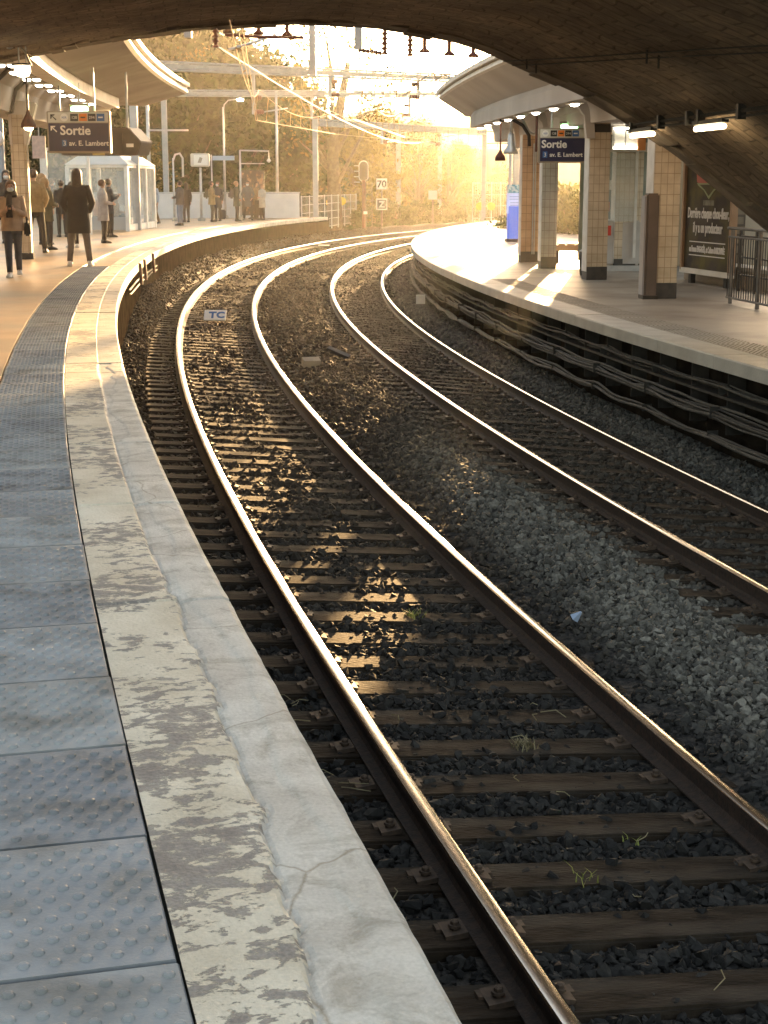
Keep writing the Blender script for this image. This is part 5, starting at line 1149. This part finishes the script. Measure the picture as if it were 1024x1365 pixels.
# white parapet wall at the back of the left platform
wall_w = mat('white_parapet', (.58, .60, .62), (.68, .69, .70), 1.5, .7, bump=.1)
pts = [foot(185, 294) + Vector((-3, .6, 0)), foot(205, 291.5), foot(300, 291), foot(400, 290.5)]
r_ = empty('parapet_wall', pts[0], 0, 'white panelled parapet wall closing the far end of the left platform', 'wall')
for a_, b_ in zip(pts, pts[1:]):
    dv = b_ - a_; n_ = max(1, round(dv.length / 2.4)); rz_ = math.atan2(dv.y, dv.x)
    for k in range(n_):
        m_ = a_ + dv * ((k + .5) / n_) - pts[0]; MB().box(m_ + Vector((0, 0, .58)), (dv.length / n_ - .05, .12, 1.14), rz=rz_).build('panel', wall_w, r_); MB().box(m_ + Vector((0, 0, 1.19)), (dv.length / n_ + .0, .18, .07), rz=rz_).build('capping', galv, r_)
# signs, signal beyond the platform end
def signpost(px, Y, plates, lab, cat, zb=-1.4, rr=.05):
    q = at(px, 260, Y); q.z = zb; e_ = empty(cat.replace(' ', '_'), q, 0, lab, cat); zt = max(z for _, z, *_x in plates) - zb; MB().tube([(0, 0, 0), (0, 0, zt)], rr, 8).build('post', dark_metal, e_)
    for t_, z, s_, bgc, fgc in plates:
        MB().box((0, -.06, z - zb), (s_, .03, s_)).build('plate', bgc, e_)
        if bgc is black_m: MB().box((0, -.045, z - zb), (s_ * 1.22, .03, s_ * 1.22)).build('plate_border', sign_white, e_)
        else: MB().box((0, -.045, z - zb), (s_ * 1.08, .03, s_ * 1.08)).build('plate_border', sign_frame, e_)
        text(t_, s_ * .92, fgc, e_, (0, -.082, z - zb - s_ * .32), align='CENTER', bold=.015)
    return e_
signpost(509, 92, [('70', 1.6, .62, sign_white, black_m), ('Z', .42, .54, black_m, sign_white)], 'post with a white speed board reading 70 above a black board reading Z', 'speed board')
q = at(485, 300, 88); q.z = -1.5; e_ = empty('railway_signal', q, 0, 'rounded black railway signal head on a mast with a ladder beside the far track', 'signal')
MB().tube([(0, 0, 0), (0, 0, 3.3)], .10, 8).build('mast', rust_metal, e_); MB().box((.1, -.05, 1.5), (.22, .1, .16)).build('plate', sign_white, e_)
a_ = [(.24 * math.cos(t), 4.1 + .24 * math.sin(t)) for t in np.linspace(0, PI, 9)] + [(-.24 * math.cos(t), 3.5 - .24 * math.sin(t)) for t in np.linspace(0, PI, 9)]
MB().prism(a_, -.06, .0).build('head', black_m, e_); a_ = [(x * 1.16, (z - 3.8) * 1.1 + 3.8) for x, z in a_]; MB().prism(a_, .0, .03).build('head_border', sign_white, e_)
for z in (3.45, 3.8, 4.15): MB().lathe([(.07, -.02), (.07, .1)], n=10).build('hood', dark_metal, e_).matrix_local = Matrix.Translation((0, -.06, z)) @ Matrix.Rotation(PI / 2, 4, 'X')
for sx in (-1, 1): MB().tube([(sx * .18 + .3, .1, .3), (sx * .18 + .3, .1, 3.2)], .02, 5).build('ladder_rail', dark_metal, e_)
mb = MB(); [mb.tube([(.12, .1, .4 + .3 * k), (.48, .1, .4 + .3 * k)], .015, 5) for k in range(10)]; mb.build('ladder_rungs', dark_metal, e_)
for k in range(4): MB().tube([(-.55, 0, 3.2 + .3 * k), (-.2, 0, 3.2 + .3 * k)], .025, 5).build('bracket', galv, e_)
signpost(577, 100, [('', .9, .55, mat('faded_blue_plate', (.35, .45, .5), rough=.5), sign_white)], 'thin post with a small faded blue plate on the far bank', 'plate post')
yel = mat('yellow_board', (.75, .55, .05), rough=.5)
for px, py, Y, lab in ((440, 270, 92, 'left of two round yellow boards on the fence by the embankment'), (456, 268, 92, 'right of two round yellow boards on the fence by the embankment'), (640, 275, 92, 'left yellow plate on the barrier behind the sunlit platform end'), (655, 275, 92, 'right yellow plate on the barrier behind the sunlit platform end')):
    q = at(px, py, Y); r_ = empty('yellow_board', q, 0, lab, 'board'); MB().lathe([(.24, 0), (.24, .03)], n=14).build('disc', yel, r_).rotation_euler = (PI / 2, 0, 0); MB().tube([(0, .04, .1), (0, .04, -2.2)], .03, 6).build('post', galv, r_)
def fence(a_, b_, h, lab, n):
    r_ = empty('mesh_fence', a_, math.atan2((b_ - a_).y, (b_ - a_).x), lab, 'fence'); L_ = (b_ - a_).length
    for k in range(n + 1): MB().tube([(L_ * k / n, 0, 0), (L_ * k / n, 0, h)], .035, 6).build('post', galv, r_)
    mb = MB()
    for z in np.linspace(.15, h - .05, 5): mb.tube([(0, 0, z), (L_, 0, z)], .012, 4)
    for x in np.arange(0, L_, .35): mb.tube([(x, 0, .1), (x, 0, h - .02)], .008, 4)
    mb.build('wire_mesh', galv, r_)
A_ = at(402, 290, 80); A_.z = -.9; B_ = at(475, 290, 98); B_.z = -1.2; fence(A_, B_, 1.9, 'low wire fence climbing along the embankment past the white wall', 8)
A_ = at(630, 290, 94); A_.z = -1.3; B_ = at(690, 290, 100); B_.z = -1.3; fence(A_, B_, 3.0, 'wire fence behind the sunlit right platform end', 5)

# ------------------------------------------------------------------ overhead line
white_steel = mat('pale_gantry_steel', (.30, .33, .36), (.38, .41, .44), 4, .6, metal=.1)
insul = mat('brown_insulator', (.12, .045, .03), rough=.4)
def lattice(e_, p, q, wd, ht, m, name='beam', seg=.8):
    mb = MB(); d = (q - p); L_ = d.length; d.normalize(); u = Vector((0, 0, 1)); s_ = d.cross(u).normalized()
    cn = [(a * wd / 2, b * ht / 2) for a in (-1, 1) for b in (-1, 1)]
    for a, b in cn: mb.tube([p + s_ * a + u * b, q + s_ * a + u * b], .035, 5)
    n_ = int(L_ / seg)
    for k in range(n_):
        A, B = p + d * (L_ * k / n_), p + d * (L_ * (k + 1) / n_)
        for a in (-1, 1): mb.tube([A + s_ * a * wd / 2 - u * ht / 2, B + s_ * a * wd / 2 + u * ht / 2], .02, 4)
    mb.box((p + q) / 2, (L_, wd * .6, ht * .6), rz=math.atan2(d.y, d.x), ry=-math.asin(d.z)); return mb.build(name, m, e_)
def insulator(e_, p, axis, n_=5, r=.09, step=.09):
    axis = axis.normalized(); mb = MB(); pts = []; rr = []
    for k in range(n_): 
        for f_, q in ((0, .03), (.25, r), (.5, r), (.6, .03)): pts.append(p + axis * (k + f_) * step); rr.append(q)
    mb.tube(pts, rr, 8); return mb.build('insulator', insul, e_)
def portal(pa, pb, zf_a, zf_b, lab, drops, w_=.22):
    e_ = empty('catenary_portal', Vector((pa.x, pa.y, zf_a)), 0, lab, 'gantry'); L = e_.location
    lattice(e_, pa - L, pb - L, w_, .28, white_steel)
    for p_, zf in ((pa, zf_a), (pb, zf_b)): MB().box(Vector((p_.x, p_.y, (p_.z + zf) / 2)) - L, (.26, .26, p_.z - zf + .3)).build('post', white_steel, e_, bevel=.02)
    for t, dn, kind in drops:
        p_ = pa.lerp(pb, t) - L; MB().tube([p_, p_ - Vector((0, 0, dn))], .07, 8).build('drop_post', white_steel, e_)
        if kind: q = p_ - Vector((0, 0, dn - .1)); s_ = (pb - pa).normalized() * (1 if kind > 0 else -1); MB().tube([q + s_ * .5, q + s_ * 1.6 + Vector((0, 0, .15))], .03, 6).build('registration_arm', galv, e_); insulator(e_, q, s_); insulator(e_, q + Vector((0, 0, .5)), s_, 4)
    return e_
portal(at(176, 86, 55), at(690, 108, 68), 0, -.4, 'nearest pale steel catenary portal spanning both tracks beyond the canopies', [(.27, 1.6, 1), (.46, .9, 1), (.70, .9, -1)])
portal(at(218, 124, 78), at(720, 126, 90), .2, -1, 'second pale catenary portal with its left post beside the shelter', [(.36, 1.3, 1), (.62, 1.2, -1)])
portal(at(420, 163, 76), at(646, 176, 92), -.4, -1, 'third catenary portal rising from the end of the left platform', [(.35, .9, 1), (.7, .9, -1)])
for px, Y, zt, lab in ((531, 108, 5.3, 'lone pale mast on the far side of the bend with a sloping foot'), (586, 128, 5.6, 'far pale mast lost in the glare to the right of the speed board')):
    q = at(px, 280, Y); q.z = -1.5; e_ = empty('catenary_mast', q, 0, lab, 'mast'); MB().box((0, 0, (zt + 1.5) / 2), (.34, .3, zt + 1.5)).build('post', white_steel, e_); MB().tube([(0, 0, zt + 1.2), (1.8, -.5, zt + 1.5)], .05, 6).build('arm', galv, e_); MB().box((.1, 0, .15), (.7, .6, .3)).build('base', concrete, e_)
# hanging gear just beyond the vault mouth
def hanger(px0, py0, py1, Y, lab, r=.05, m=None, name='drop_post', ins=True):
    a_, b_ = at(px0, py0, Y), at(px0, py1, Y); e_ = empty(name, b_, 0, lab, 'hanger'); MB().box((0, 0, (a_.z - b_.z) / 2), (r * 1.6, r * 1.6, a_.z - b_.z)).build('bar', m or white_steel, e_)
    if ins: insulator(e_, Vector((0, 0, 0)), Vector((1, 0, -.15)), 6, .06, .08)
    return e_
hanger(417, 0, 100, 30, 'speckled grey drop bar hanging in the middle of the bridge opening', .08, galv, ins=False)
hanger(478, 0, 66, 30, 'short grey drop bar with a brown insulator at its foot, right of the speckled bar', .09)
hanger(251, 20, 50, 30, 'short pale drop bar near the left lip of the vault', .09, ins=False)
for px, y0, y1, lab in ((305, 30, 44, 'first brown insulator bell in the row under the crown of the arch'), (345, 30, 46, 'second brown insulator bell under the crown of the arch'), (383, 30, 48, 'third brown insulator bell under the crown of the arch'), (566, 40, 70, 'brown insulator bell right of the crown near the insulator strings'), (599, 40, 74, 'small brown insulator bell farther right under the arch'), (631, 48, 76, 'last brown insulator bell before the right canopy')):
    Y = 24; a_, b_ = at(px, y0, Y), at(px, y1, Y); e_ = empty('insulator_bell', b_, 0, lab, 'insulator'); MB().tube([(0, 0, .05), (0, 0, a_.z - b_.z + .1)], .03, 8).build('stem', insul, e_); MB().lathe([(.085, 0), (.08, .03), (.03, .07), (.03, .1)], n=12).build('bell', insul, e_, smooth=True)
for px, y0, lab in ((513, 44, 'left string of brown ribbed insulators'), (547, 46, 'right string of brown ribbed insulators'), (287, 34, 'ribbed insulator string at the left of the bridge opening')):
    a_ = at(px, y0 - 8, 25); e_ = empty('insulator_string', a_, 0, lab + ' hanging under the arch', 'insulator'); insulator(e_, Vector((0, 0, 0)), Vector((0, 0, -1)), 6, .055, .075)
# horizontal cross tubes carrying the wires just beyond the vault
r_ = empty('registration_tube', at(320, 62, 26), 0, 'brown insulated tube tilting across the top of the opening', 'tube'); MB().tube([at(300, 46, 26) - r_.location, at(345, 49, 26) - r_.location, at(405, 50, 26) - r_.location], .03, 6).build('tube', insul, r_)
MB().tube([at(305, 66, 26) - r_.location, at(368, 47, 27) - r_.location], .02, 6).build('stay', galv, r_)
# wires: supports at given stations, contact wire and sagging messenger with droppers
wire_m = mat('sunlit_copper_wire', (.40, .28, .12), (.3, .2, .09), 3, .45, metal=.6)
def catenary(oc, lab, sup, zc, zm, side=0.0, r=.010):
    e_ = empty('overhead_line', pt(sup[0], oc, zc[0]), 0, lab, 'overhead wire'); L = e_.location
    for j, (a, b) in enumerate(zip(sup, sup[1:])):
        st = .12 * (-1) ** j
        for dd in (0, .06): MB().tube([pt(a, oc + st + dd, zc[j]) - L, pt(b, oc - st + dd, zc[j + 1]) - L], r * .8, 5).build('contact_wire', wire_m, e_)
        A, B = pt(a, oc, zm[j]), pt(b, oc, zm[j + 1]); ms = []
        for t in np.linspace(0, 1, 13): q = A.lerp(B, t); q.z -= 4 * t * (1 - t) * .55; ms.append(q - L)
        MB().tube(ms, r, 5).build('messenger_wire', wire_m, e_)
        mb = MB()
        for t in np.linspace(.1, .9, 7):
            q = A.lerp(B, t); q.z -= 4 * t * (1 - t) * .55; c_ = pt(a, oc + st, zc[j]).lerp(pt(b, oc - st, zc[j + 1]), t); mb.tube([q - L, c_ - L], .012, 4)
        mb.build('droppers', wire_m, e_)
    return e_
catenary(.75, 'twin overhead wire of the left track swooping out from under the bridge', [20, 52, 70, 88, 108, 130], [3.6, 3.7, 3.8, 3.85, 3.85, 3.85], [3.75, 4.7, 4.8, 4.9, 4.9, 4.9])
catenary(4.22, 'overhead wire of the right track curving away above the right platform', [20, 46, 68, 88, 108, 130], [3.4, 3.5, 3.6, 3.6, 3.6, 3.6], [3.7, 4.6, 4.7, 4.8, 4.8, 4.8])
e_ = empty('feeder_cable', at(290, 60, 25), 0, 'pale feeder cable crossing high from the vault toward the far portal', 'cable'); L = e_.location; pts = []
for t in np.linspace(0, 1, 12): q = at(290, 62, 25).lerp(at(560, 190, 95), t); q.z -= 4 * t * (1 - t) * .5; pts.append(q - L)
MB().tube(pts, .014, 5).build('wire', galv, e_)

# ------------------------------------------------------------------ trees
def leaf_mat(name, c1, c2, tl=.3):
    m = bpy.data.materials.new(name); m.use_nodes = True; n = m.node_tree.nodes; l = m.node_tree.links; n.remove(n['Principled BSDF']); out = n['Material Output']
    g = n.new('ShaderNodeNewGeometry'); r = n.new('ShaderNodeValToRGB'); r.color_ramp.elements[0].color = (*c1, 1); r.color_ramp.elements[1].color = (*c2, 1); l.new(g.outputs['Random Per Island'], r.inputs[0])
    d = n.new('ShaderNodeBsdfDiffuse'); t = n.new('ShaderNodeBsdfTranslucent'); mx = n.new('ShaderNodeMixShader'); mx.inputs[0].default_value = tl
    l.new(r.outputs[0], d.inputs[0]); l.new(r.outputs[0], t.inputs[0]); l.new(d.outputs[0], mx.inputs[1]); l.new(t.outputs[0], mx.inputs[2]); l.new(mx.outputs[0], out.inputs[0]); MATS[name] = m; return m
leaf_g = leaf_mat('dark_green_leaves', (.010, .023, .006), (.032, .056, .013), .2); leaf_y = leaf_mat('autumn_yellow_leaves', (.07, .06, .014), (.17, .13, .03), .4); leaf_l = leaf_mat('light_green_leaves', (.04, .06, .016), (.095, .12, .03), .4)
bark = mat('bark', (.07, .05, .035), (.14, .105, .07), 6, .9, bump=.7)
def tree_proto(name, seed, h, cr, leafm, n_clu, per, leaf, trunk_h=.35, spread=1.0, tr=.22):
    r = np.random.default_rng(seed); root = bpy.data.objects.new(name, None); COL.objects.link(root)
    mb = MB(); mb.tube([(0, 0, -.6), (.05, .02, h * .2), (r.normal() * .15, r.normal() * .15, h * .45), (r.normal() * .3, r.normal() * .3, h * .8)], [tr * 1.3, tr, tr * .75, tr * .25], 9)
    ctr = []
    for k in range(n_clu):
        t = r.uniform(0, 2 * PI); zz = r.uniform(trunk_h, 1.0); prof_ = math.sin(min(1, (zz - trunk_h) / (1 - trunk_h) * .85 + .15) * PI) ** .6
        rad = cr * prof_ * r.uniform(.35, 1.0) * spread; ctr.append((math.cos(t) * rad, math.sin(t) * rad, zz * h))
    for c in ctr[:16]:
        s0 = r.uniform(.3, .75) * c[2]; mb.tube([(0.05, 0, s0), (c[0] * .5, c[1] * .5, s0 + (c[2] - s0) * .55), (c[0] * .95, c[1] * .95, c[2])], [tr * .38, tr * .2, tr * .05], 6)
    mb.build('trunk', bark, root, smooth=True)
    P = []; 
    for c in ctr: P.append(np.array(c) + r.normal(size=(per, 3)) * np.array([1, 1, .7]) * cr * r.uniform(.10, .22))
    P = np.concatenate(P); n_ = len(P); a = r.normal(size=(n_, 3)); a /= np.linalg.norm(a, axis=1)[:, None]; b = np.cross(a, r.normal(size=(n_, 3))); b /= np.linalg.norm(b, axis=1)[:, None]
    sz = leaf * r.uniform(.5, 1.3, n_)[:, None]; V = np.stack([P - a * sz, P + b * sz * .55, P + a * sz, P - b * sz * .55], 1).reshape(-1, 3)
    me = bpy.data.meshes.new('crown'); me.vertices.add(len(V)); me.vertices.foreach_set('co', V.astype('f4').ravel()); me.loops.add(n_ * 4); me.loops.foreach_set('vertex_index', np.arange(n_ * 4, dtype='i4')); me.polygons.add(n_); me.polygons.foreach_set('loop_start', np.arange(0, n_ * 4, 4, dtype='i4')); me.update(calc_edges=True)
    me.materials.append(leafm); o = bpy.data.objects.new('crown', me); COL.objects.link(o); o.parent = root
    return root
protos = {'g1': tree_proto('broadleaf_tree', 1, 9, 3.6, leaf_g, 60, 150, .20, .22), 'g2': tree_proto('broadleaf_tree', 2, 7, 3.4, leaf_g, 55, 150, .18, .12), 'y1': tree_proto('broadleaf_tree', 3, 10, 3.4, leaf_y, 36, 70, .17, .35), 'y2': tree_proto('broadleaf_tree', 4, 6, 2.8, leaf_y, 44, 90, .16, .15),
          'l1': tree_proto('broadleaf_tree', 5, 5.5, 2.6, leaf_l, 50, 120, .15, .1), 's1': tree_proto('broadleaf_tree', 6, 13, 4.2, leaf_y, 26, 46, .16, .42, 1.1, .42), 'b1': tree_proto('bush', 7, 1.9, 1.3, leaf_l, 30, 90, .09, .05, 1, .05), 'b2': tree_proto('bush', 8, 1.6, 1.2, leaf_g, 30, 90, .09, .05, 1, .05)}
used = set()
def plant(kind, px, Y, sc, lab, grp=None, cat=None, dz=0, rot=None):
    q = at(px, 240, Y); src = protos[kind]; o = src if kind not in used else copy_tree(src); used.add(kind)
    z = ground_z(q.x, q.y) + dz; o.location = (q.x, q.y, z); o.rotation_euler = (0, 0, random.uniform(0, 6.28) if rot is None else rot); o.scale = (sc, sc, sc * random.uniform(.92, 1.1)); o.name = 'bush' if kind[0] == 'b' else 'broadleaf_tree'
    tag(o, lab, cat or ('bush' if kind[0] == 'b' else 'tree'), grp)
wood = 'trees of the dark wooded bank behind the left platform'
row = [(-30, 84), (20, 90), (70, 84), (118, 92), (160, 88), (205, 96), (245, 90), (285, 98), (322, 93), (358, 101), (395, 108)]
for i, (px, Y) in enumerate(row): plant('g1' if i % 2 else 'g2', px, Y, 1.15 if i % 2 else 1.3, 'dark green broadleaf tree of the wooded bank behind the left platform', wood)
for i, (px, Y) in enumerate([(0, 112), (60, 118), (130, 112), (190, 120), (240, 114), (290, 122)]): plant('g2' if i % 2 else 'g1', px, Y, 1.5, 'dark green broadleaf tree of the wooded bank behind the left platform', wood)
plant('y2', 178, 80, .9, 'yellowish tree catching the sun just left of the first gantry post')
plant('y1', 262, 112, .95, 'tall thin crowned tree rising over the wooded bank left of the crown of the arch')
plant('s1', 447, 92, 1.0, 'large bare trunked tree with golden leaves right of the speckled drop bar'); plant('s1', 500, 112, .7, 'slender golden tree behind the two insulator strings'); plant('y2', 470, 104, 1.1, 'low golden tree behind the railway signal')
far_ = 'hazy trees at the far side of the bend'
for px, Y, k, s_ in ((520, 120, 'y2', .8), (556, 126, 'l1', .75), (590, 130, 'l1', .8), (622, 128, 'y2', .5), (650, 124, 'l1', .5), (685, 122, 'y2', .4), (500, 135, 'g2', .9), (560, 142, 'g2', .6), (615, 144, 'g2', .45), (670, 140, 'g2', .4), (465, 122, 'g2', .8), (440, 112, 'l1', .8)):
    plant(k, px, Y, s_, 'hazy golden green tree at the far side of the bend', far_)
for px, Y, k, s_, lab in ((560, 118, 's1', .5, 'thin bare tree standing in the glare right of the speed board'), (600, 116, 's1', .5, 'thin forked tree in the middle of the glare')): plant(k, px, Y, s_, lab)
for px, Y, k, s_, lab in ((760, 64, 'b1', 1.5, 'sunlit green bush seen below the right Sortie sign'), (778, 61, 'l1', .52, 'rounded yellow green shrub beside the tan pillar'), (742, 68, 'b1', 1.6, 'green bush left of the rounded shrub behind the bench'), (725, 72, 'b2', 1.7, 'dark low bush behind the pale grey pillar'), (822, 66, 'b1', 1.5, 'green bush behind the glass kiosk'), (1000, 42, 'b1', .95, 'small green bush behind the steel railing')):
    plant(k, px, Y, s_, lab)
hd = 'hedge bushes behind the left shelter'
for px in (-40, 0, 40, 80, 120, 160, 200): plant('b2', px, 82 + (px % 3), 2.2, 'dark bush of the hedge behind the left glass shelter', hd, dz=.3)
for px, Y, s_ in ((405, 92, 1.2), (425, 95, 1.4), (450, 98, 1.1), (470, 96, 1.0), (497, 99, 1.1), (530, 106, 1.2), (560, 108, 1.3), (600, 112, 1.2)): plant('b2', px, Y, s_, 'scrubby low bush along the far trackside', 'scrubby bushes beyond the tracks')
for px, Y in ((372, 96), (392, 98), (412, 101), (352, 94)): plant('b1', px, Y, 1.1, 'light green bush on the grassy bank behind the white parapet', 'light green bushes on the bank')
# grass on the far bank (nobody could count it)
n_ = 26000; gx = rng.uniform(-34, 26, n_); gy_ = rng.uniform(72, 125, n_); keep = []
for i in range(n_):
    s_, o_ = sof(gx[i], gy_[i])
    if o_ < -7.5: keep.append((gx[i], gy_[i], s_, o_))
keep = np.array(keep); zz = -1.75 + hill(keep[:, 2], keep[:, 3], 0, 0); V = []; m_ = len(keep); an = rng.uniform(0, 6.28, m_); hh = rng.uniform(.12, .4, m_)
P = np.c_[keep[:, :2], zz]; dx_ = np.c_[np.cos(an), np.sin(an), 0 * an] * .05; tip = P + np.c_[rng.normal(0, .08, m_), rng.normal(0, .08, m_), hh]
V = np.stack([P - dx_, P + dx_, tip], 1).reshape(-1, 3); me = bpy.data.meshes.new('grass_blades'); me.from_pydata(V.tolist(), [], np.arange(m_ * 3).reshape(-1, 3).tolist()); me.materials.append(leaf_l)
o = bpy.data.objects.new('bank_grass', me); COL.objects.link(o); tag(o, 'rough grass on the embankment beyond the tracks', 'grass', kind='stuff')

# ------------------------------------------------------------------ sunlit haze
hm_ = bpy.data.materials.new('haze'); hm_.use_nodes = True; n = hm_.node_tree.nodes; l = hm_.node_tree.links; n.remove(n['Principled BSDF'])
pv = n.new('ShaderNodeVolumePrincipled'); pv.inputs['Color'].default_value = (.95, .9, .8, 1); pv.inputs['Density'].default_value = .00029; pv.inputs['Anisotropy'].default_value = .82
l.new(pv.outputs[0], n['Material Output'].inputs['Volume'])
mb = MB().box((0, 0, 10), (3300, 3300, 27)); hz = mb.build('haze', hm_); hz['kind'] = 'stuff'; hz['label'] = 'pale golden haze hanging over the line'; hz['category'] = 'haze'
